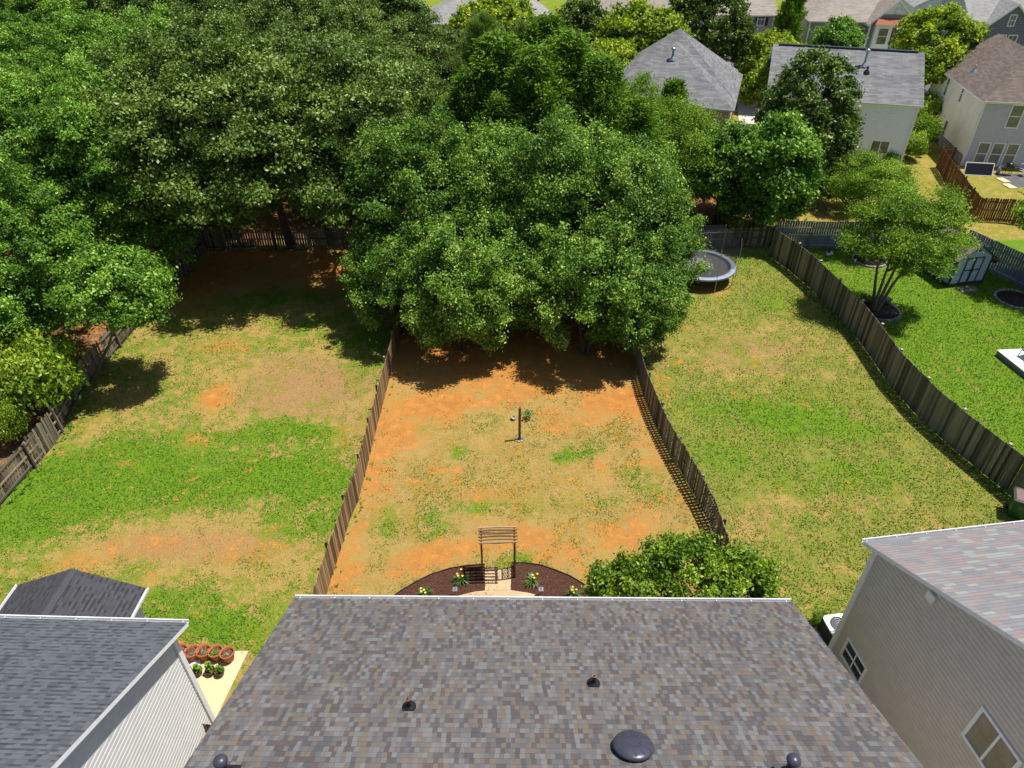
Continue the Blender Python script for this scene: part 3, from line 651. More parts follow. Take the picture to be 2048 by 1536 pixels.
def front_gable(h, x0, x1, out, zb, pk, wm, rm, base='brick'):
    y = -out; mb = MB(); xm = (x0+x1)/2
    roof_mesh(mb, [[(x0-.35, 3, zb), (x0-.35, y-.35, zb), (xm, y-.35, pk), (xm, 3, pk)], [(x1+.35, y-.35, zb), (x1+.35, 3, zb), (xm, 3, pk), (xm, y-.35, pk)]], .22)
    r = mb.build('gable_roof', [M[rm], M['white']], h.e)
    wv = MB(); zt = zb+.05; sl_ = (pk-zb)/((x1-x0)/2+.35)
    lapwall(wv, Vector((x0, y, 0)), Vector((1, 0, 0)), Vector((0, -1, 0)), 2.6, pk-.3, lambda z: (0, x1-x0) if z <= zt else (((z-zt)/sl_, x1-x0-(z-zt)/sl_) if (z-zt)/sl_ < (x1-x0)/2 else None), .2)
    lapwall(wv, Vector((x0, 0, 0)), Vector((0, -1, 0)), Vector((-1, 0, 0)), 0, zb, lambda z: (0, out), .2)
    lapwall(wv, Vector((x1, y, 0)), Vector((0, 1, 0)), Vector((1, 0, 0)), 0, zb, lambda z: (0, out), .2)
    wv.build('gable_wall', M[wm], h.e)
    b = MB(); b.box((xm, y+.05, 1.3), (x1-x0, .16, 2.6)); b.build('brick_base', M[base], h.e)
    t = MB(); t.box((x0, y, (2.6+zb)/2), (.16, .16, zb-2.6)); t.box((x1, y, (2.6+zb)/2), (.16, .16, zb-2.6)); t.box((xm, y-.03, 2.62), (x1-x0, .08, .16)); t.build('gable_trim', M['white'], h.e)
    h.faces['gable'] = (Vector((x0, y, 0)), Vector((1, 0, 0)), Vector((0, -1, 0)))
q = h5.inv @ G(1735, 55, 5.4)
x0 = 6.8; x1 = 12.0
front_gable(h5, x0, x1, 1.2, 5.3, 8.0, 'side_taupe', 'roof_tan')
mb = MB(); mb.box((x0+2.3, -1.55, 4.0), (3.6, .6, 2.9)); mb.build('bay', M['white'], h5.e)
h5.faces['bay'] = (Vector((x0+.5, -1.85, 0)), Vector((1, 0, 0)), Vector((0, -1, 0)))
for x in (1.0, 2.6): h5.window('bay', x, 4.1, 1.25, 1.9, gm='glass')
mb = MB(); mb.hexa([(x0+.3, -2.1, 5.4), (x0+4.3, -2.1, 5.4), (x0+4.3, -1.2, 5.4), (x0+.3, -1.2, 5.4), (x0+.6, -1.6, 5.95), (x0+4.0, -1.6, 5.95), (x0+4.0, -1.2, 5.95), (x0+.6, -1.2, 5.95)]); mb.build('bay_roof', M['metal_red'] if 'metal_red' in M else M['terracotta'], h5.e)
M['metal_red'] = mat('dark_red_metal', (.12, .03, .045), .4, .3)
h5.e.children[-1].data.materials[0] = M['metal_red']
mb = MB(); mb.lathe((0, 0, 0), [(.42, 0), (.42, .08), (.001, .09)], 16); o = mb.build('round_vent', M['white'], h5.e); o.location = (x0+2.75, -1.25, 6.75); o.rotation_euler = (R(90), 0, 0)
mb = MB(); mb.mesh([(x0+1.2, -1.26, 6.4), (x0+4.3, -1.26, 6.4), (x0+2.75, -1.26, 7.75)], [(0, 1, 2)]); mb.build('gable_panel', M['white'], h5.e)
h5.window('front', 1.2, 4.2, 1.0, 1.2, panes='grid')
h6 = far_house('gabled_lavender_house', 'far lavender house in the top right corner with slate blue gable and twin windows', 1940, 44, 'left', R(-6), 17, 11, 'roof_pale', 'side_greylav', 'gable')
front_gable(h6, 1.0, 7.2, 1.0, 4.6, 7.6, 'side_slate', 'roof_pale', 'side_greylav')
h6.window('gable', 3.1, 5.75, .8, 1.3, panes='grid')
for x in (2.6, 3.9): h6.window('gable', x, 3.3, 1.1, 1.8, panes='grid')
h7 = far_house('left_wing_house', 'far white sided house half hidden behind the yellow green maple, top right', 1826, 14, 'left', R(-14), 9, 9, 'roof_pale', 'side_lav', 'gable_y')
h8 = far_house('pale_hip_house', 'far grey house with pale hipped roof above the dark oaks at the top', 836, 48, 'left', R(-3), 13, 11, 'roof_pale', 'side_grey', 'hip')
for x in (1.2, 2.5): h8.window('front', x, 4.3, 1.15, 1.5)
h9 = far_house('gable_end_house', 'far white house with pale gable roof between two bright maples at the top', 1108, 62, 'right', R(-3), 8.5, 10, 'roof_pale', 'side_lav', 'gable_y', pitch=.7)
h10 = far_house('roof_edge_house', 'far house showing only its tan roof slope above the bright maple', 1332, 33, 'right', R(-30), 9, 10, 'roof_tan', 'side_tan', 'gable')
h11 = far_house('forest_gap_house', 'house glimpsed through a gap in the dark oaks, grey roof and tan wall', 470, 190, 'right', R(-12), 11, 10, 'roof_grey', 'side_tan', 'hip')
h12 = far_house('forest_edge_house', 'house behind the pale green trees in the top left corner', 80, 70, 'right', R(20), 12, 10, 'roof_grey', 'side_lav', 'gable')

# ---------------------------------------------------------------- drives and paths
flat('driveway', [G(1440, 141), G(1530, 141), G(1545, 190), G(1555, 260), G(1480, 262), G(1470, 175)], .03, M['drive'])
flat('street', [G(-900, 150), G(2600, 175), G(2600, 195), G(-900, 172)], .02, M['asphalt'] if 'asphalt' in M else M['drive'])
M['asphalt'] = mat('asphalt', (.09, .09, .095), .9, var=.2, sc=2, bump=.3)
bpy.data.objects['street'].data.materials[0] = M['asphalt']
flat('driveway', [G(1730, 132), G(1790, 132), G(1800, 165), G(1725, 160)], .03, M['drive'])
flat('driveway', [G(60, 170), G(150, 150), G(170, 205), G(60, 230)], .035, M['drive'])

# ---------------------------------------------------------------- fences
def resample(P, step):
    P = [Vector(p) for p in P]; out = [P[0].copy()]; carry = 0
    for a, b in zip(P, P[1:]):
        d = (b-a).length; t = step-carry
        while t < d: out.append(a+(b-a)*(t/d)); t += step
        carry = d-(t-step)
    return out
def fence(name, label, P, h, pm, postm=None, railm=None, pw=.14, gap=.012, side=1, post_gap=2.4, jit=.5, top=True, rails=(.25, .95, 1.0), seed=1, post_up=0.0, cap=False, rail_hi=None):
    """P: foot line; side=+1 puts rails and posts to the left of the running direction"""
    rn = random.Random(seed); P = [Vector((p[0], p[1], 0)) for p in P]
    e = empty(name, P[0], 0, label, 'fence'); O = P[0]; mb = MB()
    for p, q in zip(*(lambda r: (r, r[1:]))(resample(P, pw+gap))):
        d = (q-p).normalized(); n = Vector((-d.y, d.x, 0))*side
        if rn.random() < .012*jit: continue
        a = p-O; ln = (rn.random()-.5)*.035*jit; hh = h+(rn.random()-.5)*.06*jit+(random.Random(int(len(mb.f)/8/(post_gap/(pw+gap)))*7+seed).random()-.5)*.09*jit; off = (rn.random()-.5)*.014*jit
        z0 = .02+rn.random()*.03; t = rn.random()
        w_ = pw*(1-.06*rn.random()); k = .03 if top else 0.001
        prof = [(0, z0), (w_, z0), (w_, hh-k), (w_-k, hh), (k, hh), (0, hh-k)]
        A = [a+d*(x+ln*z/h)+n*(off)+Vector((0, 0, z)) for x, z in prof]; B = [v-n*.018 for v in A]
        m = len(A); fs = [tuple(range(m)), tuple(range(2*m-1, m-1, -1))]+[(i, m+i, m+(i+1) % m, (i+1) % m) for i in range(m)]
        mb.mesh(A+B, fs, 0, t)
    mb.build('pickets', pm, e)
    ps = resample(P, post_gap); ps += [P[-1]] if (ps[-1]-P[-1]).length > 1 else []
    for zr in (rail_hi or (h*.14, h*.52, h*.86)):
        r = MB()
        for a, b in zip(ps, ps[1:]):
            d = (b-a).normalized(); n = Vector((-d.y, d.x, 0))*side; j = (rn.random()-.5)*.05*jit
            r.beam(a-O+n*.033+Vector((0, 0, zr+j)), b-O+n*.033+Vector((0, 0, zr-j)), .038, .085, 0, rn.random())
        r.build('rail', railm or pm, e)
    for i, p in enumerate(ps):
        d = ((ps[i+1]-p) if i+1 < len(ps) else (p-ps[i-1])).normalized(); n = Vector((-d.y, d.x, 0))*side
        m_ = MB(); z = h+post_up+(rn.random()-.5)*.06
        m_.box((0, 0, z/2), (.09, .09, z), math.atan2(d.y, d.x), 0, rn.random())
        if cap: m_.box((0, 0, z+.012), (.13, .13, .025), math.atan2(d.y, d.x), 1)
        o = m_.build('post', [postm or pm, M['rail_pale']], e); o.location = p-O+n*.1
        o.rotation_euler = ((rn.random()-.5)*.03*jit, (rn.random()-.5)*.03*jit, 0)
    return e
g0 = lambda pts, h=0: [G(x, y, h) for x, y in pts]
fence('picket_fence', 'weathered grey fence along the left woods with its rails and posts on the lawn side', g0(F1), 1.43, M['fence_grey'], side=-1, seed=1, gap=.03, jit=1.6)
fence('picket_fence', 'weathered fence left of the red clay yard, its warm boards facing that yard', list(reversed(g0(F2))), 1.43, M['fence_warm'], side=1, seed=2, jit=.9)
fence('picket_fence', 'dark brown fence with see through gaps, right of the red clay yard', g0(F3), 1.43, M['fence_grey'], side=1, seed=3, gap=.035, jit=.9, pw=.13)
fence('picket_fence', 'tall weathered fence with pale post caps between yellowish lawn and lush lawn', g0(F4T, 2.0), 2.0, M['fence_grey'], side=1, seed=4, jit=.5, cap=True, gap=.006)
fence('picket_fence', 'dark shaded fence closing the left yard beneath the oaks', g0([(412, 499), (600, 497), (812, 497), (1040, 500), (1258, 505), (1400, 500), (1548, 492)]), 1.43, M['fence_grey'], side=-1, seed=5, gap=.03, jit=1.2)
fb = [(1556, 441), (1640, 443), (1740, 444), (1870, 446), (1916, 450), (1949, 462), (1997, 484), (2048, 507), (2130, 545)]
fence('painted_fence', 'blue grey painted fence with rails toned pale as sunlit behind the lush lawn', g0(fb, 2.0), 2.0, M['fence_blue'], railm=M['rail_pale'], side=-1, seed=6, jit=.25, top=False, gap=.02, pw=.15, rail_hi=(.3, 1.05, 1.55))  # pale rail colour paints in sunlit tops on rails of the fence's own paint
fbr = [(1887, 293), (1906, 322), (1928, 347), (1946, 373), (1965, 396), (2026, 398), (2100, 408)]
fence('picket_fence', 'red brown fence round the small yard below the brown roofed house', g0(fbr, 1.8), 1.8, M['fence_brown'], side=1, seed=7, jit=1.2, gap=.025)
fence('picket_fence', 'short fence run joining the sun toned wall of the brown roofed house', g0([(1887, 293), (1912, 294)], 1.8), 1.8, M['fence_brown'], side=-1, seed=8, jit=.8, gap=.03, post_gap=1.2)
fence('picket_fence', 'far dark fence beside the narrow cypress at the top edge', [G(1560, 27), G(1650, 28)], 1.9, M['fence_grey'], side=1, seed=9, gap=.04)
fence('picket_fence', 'far dark fence behind the taupe gabled house at the top edge', [G(1765, 34), G(1850, 42)], 1.9, M['fence_grey'], side=1, seed=10, gap=.04)
fence('side_gate', 'short tan timber gate between the slate roofed house and the patchwork roof', g0([(401, 1446), (452, 1453)], 1.6), 1.6, M['fence_warm'], side=1, seed=11, post_gap=1.0)

# ---------------------------------------------------------------- patio with pots beside the slate roofed house
pat = [G(497, 1303), G(330, 1303), G(330, 1470), G(425, 1452), G(455, 1390)]
mb = MB(); mb.prism([tuple(p)[:2] for p in pat], -.05, .035); o = mb.build('patio_slab', M['concrete']); tag(o, kind='structure')
def big_pot(p, s, label, fill=0, rz=0):
    e = empty('terracotta_pot', (p.x, p.y, .035), rz, label, 'plant pot', 'row of large terracotta pots on the patio')
    mb = MB(); mb.lathe((0, 0, 0), [(.001, 0), (.135*s, 0), (.2*s, .3*s), (.215*s, .3*s), (.22*s, .38*s), (.19*s, .38*s), (.175*s, .24*s)], 26); mb.build('pot', M['terracotta'], e)
    mb = MB(); mb.lathe((0, 0, 0), [(.18*s, .25*s), (.1*s, .265*s), (.001, .262*s)], 20)
    rn = random.Random(int(p.x*100))
    for k in range(26):
        a, r = rn.random()*6.28, rn.random()*.15*s; q = Vector((r*math.cos(a), r*math.sin(a), .265*s)); mb.beam(q, q+Vector((rn.uniform(-.05, .05), rn.uniform(-.05, .05), .015)), .008, .008, 1)
    so_ = mb.build('soil', [M['soil'], M['straw']], e)
    if fill:
        mb = MB()
        for k in range(fill): leafy(mb, Vector((rn.uniform(-.09, .09), rn.uniform(-.09, .09), .27*s)), .1, 7, rn, .1)
        mb.build('leaves', M['leaf_bright'], e)
    return e
M['straw'] = mat('dry_stalks', (.4, .33, .2), .9)
M['leaf_bright'] = mat_leaf('bright_leaf', (.06, .15, .012), (.22, .36, .04), .5, .35)
M['leaf_blade'] = mat_leaf('strap_leaf', (.03, .09, .01), (.11, .21, .03), .45, .3)
def leafy(mb, c, r, n, rn, ls, droop=.3):
    """rosette of pointed leaves"""
    for i in range(n):
        a = i*2.4+rn.random(); el = rn.uniform(.1, 1.1); d = Vector((math.cos(a)*math.cos(el), math.sin(a)*math.cos(el), math.sin(el)))
        sd = d.cross(Vector((0, 0, 1))).normalized()*ls*.3; p0 = c; p1 = c+d*ls*.6; p2 = c+d*ls*1.15-Vector((0, 0, ls*droop))
        t = rn.random(); mb.mesh([p0, p1-sd, p2, p1+sd], [(0, 1, 2, 3)], 0, t)
for i, (px, py, s, lb, fl) in enumerate(((363, 1302, 1.0, 'terracotta pot of bare soil nearest the pale wall in the back row', 0), (387, 1304, 1.0, 'terracotta pot of bare soil, second from the pale wall', 0),
        (410, 1303, 1.0, 'middle terracotta pot of the back row, with a few green shoots', 1), (434, 1304, 1.0, 'terracotta pot filled with green leaves, second from the patio corner', 7), (457, 1307, .98, 'terracotta pot of dark soil at the patio corner', 0))):
    big_pot(G(px, py+6, .2), 1.13*s, lb, fl)
big_pot(G(344, 1306, .2), 1.1, 'terracotta pot half hidden behind the white corner trim', 0)
def potted(p, label, seed, hh):
    rn = random.Random(seed); e = empty('potted_plant', (p.x, p.y, .035), 0, label, 'potted plant', 'row of leafy plants in dark pots')
    mb = MB(); mb.lathe((0, 0, 0), [(.001, 0), (.1, 0), (.15, .2), (.16, .2), (.16, .235), (.14, .235), (.13, .17), (.001, .175)], 20); mb.build('pot', M['brown_pot'], e)
    mb = MB(); mb.tube([(0, 0, .17), (.01, 0, .17+hh)], .007, 6); mb.build('stem', M['leaf_blade'], e)
    mb = MB()
    for k in range(6): leafy(mb, Vector((0, 0, .2+hh*k/5)), .1, 7, rn, .17-.012*k, .35)
    mb.build('leaves', M['leaf_bright'], e)
M['brown_pot'] = mat('dark_brown_pot', (.06, .03, .02), .5, var=.2)
for i, (px, py, lb, hh) in enumerate(((376, 1346, 'leafy plant in a dark pot, tucked against the white corner trim', .3), (397, 1346, 'leafy plant in a dark pot below the white tray', .28), (422, 1345, 'tallest leafy plant in a dark pot, middle of the front row', .38), (441, 1347, 'low leafy plant in a dark pot, outermost of the front row', .22))):
    potted(G(px, py, .1), lb, i, hh)
c = G(393, 1325); mb = MB(); mb.box((0, 0, .02), (.34, .3, .03)); mb.box((0, 0, .05), (.26, .22, .03), .1); o = mb.build('tray', M['white'], loc=(c.x, c.y, .035)); tag(o, 'small white tray lying between the two rows of pots', 'tray')

# ---------------------------------------------------------------- garden arbour, beds, lights and lilies behind the patchwork roof
outer = [(760, 1225), (780, 1200), (803, 1183), (830, 1167), (862, 1151), (900, 1139), (935, 1133), (969, 1131)]
pathL, pathR = 970, 1022
bedL = g0(outer+[(970, 1182), (950, 1184), (925, 1190), (900, 1198), (870, 1212), (850, 1230), (760, 1230)])
outR = [(1023, 1128), (1050, 1128), (1080, 1132), (1110, 1142), (1140, 1154), (1170, 1172), (1198, 1196), (1215, 1215)]
bedR = g0(outR+[(1215, 1235), (1140, 1235), (1118, 1212), (1090, 1195), (1060, 1187), (1022, 1181)])
for lab, bed, edge in (('bed of red brown mulch curving round the patio, left of the garden path', bedL, g0(outer)), ('bed of red brown mulch between garden path and glossy bush', bedR, g0(outR))):
    e = empty('mulch_bed', (bed[0].x, bed[0].y, 0), 0, lab, 'flower bed'); off = Vector((bed[0].x, bed[0].y, 0))
    mb = MB(); mb.prism([tuple(p-off)[:2] for p in bed], -.02, .05); rn = random.Random(3)
    xs = [p.x for p in bed]; ys = [p.y for p in bed]
    def inside(x, y):
        c_ = False; j = len(bed)-1
        for i in range(len(bed)):
            a, b_ = bed[i], bed[j]
            if (a.y > y) != (b_.y > y) and x < (b_.x-a.x)*(y-a.y)/(b_.y-a.y)+a.x: c_ = not c_
            j = i
        return c_
    k = 0
    while k < 2600:
        x, y = rn.uniform(min(xs), max(xs)), rn.uniform(min(ys), max(ys))
        if not inside(x, y): continue
        a = rn.random()*3.14; l_ = rn.uniform(.02, .06); q = Vector((x, y, .055))-off; d = Vector((math.cos(a)*l_, math.sin(a)*l_, rn.uniform(-.008, .012)))
        mb.beam(q, q+d, .014, .008, 0, rn.random()); k += 1
    mb.build('mulch', M['mulch'], e)
    mb = MB(); mb2 = [p-off for p in edge]
    for a, b_ in zip(mb2, mb2[1:]): mb.beam(a+Vector((0, 0, .04)), b_+Vector((0, 0, .04)), .025, .12)
    mb.build('edging', M['dark_metal'], e)
patp = g0([(970, 1182), (950, 1184), (925, 1190), (900, 1198), (870, 1212), (850, 1230), (1140, 1235), (1118, 1212), (1090, 1195), (1060, 1187), (1022, 1181)])
M['stamped'] = mat('stamped_tan_concrete', (.5, .33, .19), .8, var=.2, sc=1.6, bump=.25)
mb = MB(); mb.prism([tuple(p)[:2] for p in patp], -.05, .03); tag(mb.build('patio', M['stamped']), kind='structure')
pp = g0([(970, 1139), (1022, 1137), (1022, 1180.5), (970, 1181.5)])
mb = MB(); mb.prism([tuple(p)[:2] for p in pp], -.05, .026); tag(mb.build('path', M['stamped']), kind='structure')

def arbor():
    a, b = G(965, 1158.5), G(1029.5, 1156.5); d = (b-a).normalized(); W = (b-a).length; rz = math.atan2(d.y, d.x)
    e = empty('garden_arbor', a, rz, 'rustic dark timber garden arbour with slatted top over the path', 'arbour'); dp = .5; h = 2.05
    for x in (0, W):
        for y in (0, dp):
            mb = MB(); mb.box((0, 0, h/2), (.055, .055, h)); o = mb.build('post', M['arbor_dark'], e); o.location = (x, y, 0)
        mb = MB()
        for z in (.12, .75, 1.4, 1.95): mb.beam((x, 0, z), (x, dp, z), .03, .04)
        k = 9
        for i in range(-4, k):
            for sg in (1, -1):
                y0, z0 = 0, .12+i*.16; y1, z1 = dp, z0+dp*1.0
                if sg < 0: z0, z1 = z1, z0
                lo, hi = .12, 1.4; 
                p, q = Vector((x+.008*sg, y0, z0)), Vector((x+.008*sg, y1, z1))
                def cl(p, q):
                    dz = q.z-p.z
                    t0 = max(0, (lo-p.z)/dz if dz > 0 else (hi-p.z)/dz); t1 = min(1, (hi-p.z)/dz if dz > 0 else (lo-p.z)/dz)
                    return (p+(q-p)*t0, p+(q-p)*t1) if t1 > t0+.05 else None
                r = cl(p, q)
                if r: mb.beam(r[0], r[1], .008, .022)
        mb.build('lattice_panel', M['arbor_dark'], e)
        mb = MB(); mb.beam((x, -.16, h+.03), (x, dp+.16, h+.03), .04, .07); mb.build('side_beam', M['arbor_dark'], e)
    for i in range(6):
        y = -.1+i*(dp+.2)/5; mb = MB(); j = random.uniform(-.02, .02)
        mb.tube([(-.1, y+j, h+.1), (W*.5, y-j, h+.1+random.uniform(-.01, .02)), (W+.1, y+j, h+.1)], [.034, .038, .03], 7, 0, random.random()); mb.build('top_slat', M['slat'], e)
    for y in (0, dp):
        mb = MB(); mb.tube([(-.05, y, h-.02), (W/2, y, h-.06), (W+.05, y, h-.02)], .025, 7); mb.build('cross_beam', M['slat'], e)
M['arbor_dark'] = mat('dark_stained_timber', (.09, .035, .02), .6, var=.3)
M['slat'] = mat_wood('brown_branch', (.15, .08, .04), (.4, .27, .16))
arbor()

def lily(px, py, label, seed):
    c = G(px, py); rn = random.Random(seed); e = empty('daylily', (c.x, c.y, .05), 0, label, 'daylily', 'yellow daylilies in the mulch beds'); mb = MB()
    for i in range(46):
        a = rn.random()*6.28; el = rn.uniform(.55, 1.35); L0 = rn.uniform(.25, .42); d = Vector((math.cos(a), math.sin(a), 0)); up = Vector((0, 0, 1)); sd = d.cross(up)*.011
        P = [Vector((0, 0, 0)), d*L0*.45*math.cos(el)+up*L0*.55*math.sin(el), d*L0*.85*math.cos(el*.75)+up*L0*.72*math.sin(el), d*L0*1.15*math.cos(el*.5)+up*L0*.5*math.sin(el)]
        t = rn.random()
        for k in range(3):
            w0, w1 = (1, 1.2, 1, .2)[k], (1, 1.2, 1, .2)[k+1]
            mb.mesh([P[k]-sd*w0, P[k]+sd*w0, P[k+1]+sd*w1, P[k+1]-sd*w1], [(0, 1, 2, 3)], 0, t)
    mb.build('leaves', M['leaf_blade'], e); fl = MB(); st = MB()
    for i in range(4):
        a = rn.random()*6.28; r = rn.uniform(.04, .2); top = Vector((math.cos(a)*r, math.sin(a)*r, rn.uniform(.36, .5))); st.tube([(0, 0, .05), top*.6, top], .005, 5)
        for k in range(6):
            b = k*math.pi/3+a; d = Vector((math.cos(b), math.sin(b), .7)).normalized(); sd = Vector((-math.sin(b), math.cos(b), 0))*.017
            fl.mesh([top, top+d*.035-sd, top+d*.055+Vector((0, 0, -.01)), top+d*.035+sd], [(0, 1, 2, 3)], 0, rn.random())
    st.build('stalks', M['leaf_blade'], e); fl.build('blossoms', M['yellow'], e)
M['yellow'] = mat('yellow_petal', (.75, .52, .06), .6, var=.2, tint=.2)
lily(848, 1194, 'yellow daylily farthest left in the mulch, nearest the roof edge', 1); lily(921, 1166, 'yellow daylily just left of the arbour foot', 2)
lily(1064, 1167, 'yellow daylily right of the garden path', 3); lily(1146, 1194, 'yellow daylily beside the glossy bush', 4)
def solar(px, py, label):
    c = G(px, py, .42); e = empty('solar_light', (c.x, c.y, .05), 0, label, 'garden light', 'square solar garden lights')
    mb = MB(); mb.tube([(0, 0, 0), (0, 0, .3)], .012, 8); mb.build('stake', M['black'], e)
    mb = MB(); mb.box((0, 0, .33), (.09, .09, .08)); mb.build('lamp_body', M['black'], e)
    mb = MB(); mb.box((0, 0, .39), (.17, .17, .03)); mb.box((0, 0, .41), (.13, .13, .015)); mb.build('lamp_cap', M['metal'], e)
    mb = MB(); mb.box((0, 0, .421), (.05, .05, .008)); mb.build('solar_cell', M['vent_grey'], e)
solar(910, 1179, 'square solar light on a stake left of the path'); solar(1082, 1179, 'square solar light on a stake right of the path')

# ---------------------------------------------------------------- things on the clay yard
c = G(1039, 879); e = empty('timber_post', c, 0, 'lone weathered timber post standing in the middle of the clay yard', 'post')
mb = MB(); mb.box((0, 0, .94), (.1, .1, 1.88), .15, 0, .3); mb.build('post_shaft', M['fence_grey'], e)
mb = MB(); mb.tube([(0, 0, 1.88), (0, .0, 1.95), (.02, 0, 1.98)], .008, 6); mb.build('hook', M['metal'], e)
mb = MB(); 
for k in range(7): mb.box((math.cos(k*.9)*.17, math.sin(k*.9)*.14-.03, .02), (.12, .09, .05), k, 0, k/7)
mb.build('footing', M['stone'], e)
c = G(1026, 838); mb = MB(); mb.lathe((0, 0, 0), [(.001, .02), (.08, .01), (.12, .06), (.125, .14), (.1, .16), (.085, .12), (.06, .05), (.001, .04)], 18); o = mb.build('clay_bowl', M['terracotta_pale'] if 'terracotta_pale' in M else M['rail_pale'], loc=c); o.rotation_euler = (.35, .2, 0); o.location.z = .03
tag(o, 'small pale bowl lying on the grass left of the timber post', 'bowl')
c = G(1057, 838); e = empty('sapling', c, 0, 'tiny green sapling just right of the timber post', 'sapling')
mb = MB(); mb.tube([(0, 0, 0), (.02, .0, .3)], .008, 6); mb.build('stem', M['bark'], e)
mb = MB(); rn = random.Random(8)
for k in range(40):
    a = rn.random()*6.28; r = rn.random()*.22; leafy(mb, Vector((math.cos(a)*r, math.sin(a)*r, .3+rn.uniform(-.08, .12))), .1, 5, rn, .07)
mb.build('crown', M['leaf_blade'], e)

# ---------------------------------------------------------------- trampoline
def trampoline():
    c = Vector((11.95, 40.15, 0)); e = empty('trampoline', c, 0, 'round trampoline with pale blue pad and sagging grey net beside the maples', 'trampoline'); r = 2.12; z = .9
    mb = MB(); n = 40; mb.lathe((0, 0, 0), [(.001, z-.03), (r-.3, z)], n, smooth=False); mb.build('jumping_mat', M['mat'], e)
    mb = MB(); mb.lathe((0, 0, 0), [(r-.31, z+.01), (r-.3, z+.045), (r-.02, z+.04), (r+.03, z+.0), (r-.0, z-.03), (r-.3, z-.01)], n); mb.build('safety_pad', M['pad'], e)
    mb = MB(); pts = [(r*math.cos(a*math.pi/20), r*math.sin(a*math.pi/20), z-.06) for a in range(41)]; mb.tube(pts, .03, 8, cap=False); mb.build('frame_ring', M['metal'], e)
    for k in range(4):
        a = math.pi/4+k*math.pi/2; mb = MB(); a0, a1 = a-.22, a+.22
        mb.tube([(r*math.cos(a0), r*math.sin(a0), z-.06), (r*math.cos(a0), r*math.sin(a0), .03), (r*math.cos(a), r*math.sin(a), .02), (r*math.cos(a1), r*math.sin(a1), .03), (r*math.cos(a1), r*math.sin(a1), z-.06)], .025, 8); mb.build('leg', M['dark_metal'], e)
    for k in range(6):
        a = -1.35+k*math.pi/3*1.0; rr = r+.07; mb = MB(); t = 2.95
        mb.tube([(rr*math.cos(a), rr*math.sin(a), .02), (rr*math.cos(a), rr*math.sin(a), t-.5), ((rr-.08)*math.cos(a), (rr-.08)*math.sin(a), t)], .02, 8); mb.build('net_pole', M['metal'], e)
    mb = MB()
    def sheet(a0, a1, h0, h1, rr, k=8, sag=.25):
        V = []; F = []
        for i in range(k+1):
            a = a0+(a1-a0)*i/k; s = math.sin(math.pi*i/k)
            for j in range(5):
                zt = z+(h0+(h1-h0)*i/k-sag*s)*j/4; q = rr-.05*s*math.sin(j*1.2); V.append((q*math.cos(a), q*math.sin(a), zt))
        for i in range(k):
            for j in range(4): F.append((i*5+j, i*5+5+j, i*5+6+j, i*5+1+j))
        mb.mesh(V, F, 0, .5, True)
    sheet(-.3, .85, 1.5, 2.0, r-.05); sheet(.85, 1.9, 2.0, 1.9, r-.05); sheet(1.9, 2.9, 1.9, .5, r-.05, sag=.5)
    mb.build('safety_net', M['net'], e)
    mb = MB(); mb.mesh([(-1.7, -.9, z+.03), (.15, -1.0, z+.05), (.75, -.25, z+.04), (-.1, 1.1, z+.05), (-1.5, .9, z+.03), (-.6, 0, z+.12)], [(0, 1, 5), (1, 2, 5), (2, 3, 5), (3, 4, 5), (4, 0, 5)]); mb.build('fallen_net', M['net_grey'], e)
M['mat'] = mat('black_woven_mat', (.035, .034, .037), .7, var=.1); M['pad'] = mat('pale_blue_vinyl', (.25, .29, .36), .5, var=.15, sc=3)
M['net'] = mat('grey_mesh', (.12, .12, .13), .8, alpha=.55); M['net_grey'] = mat('grey_net_cloth', (.1, .1, .105), .8, var=.1)
trampoline()

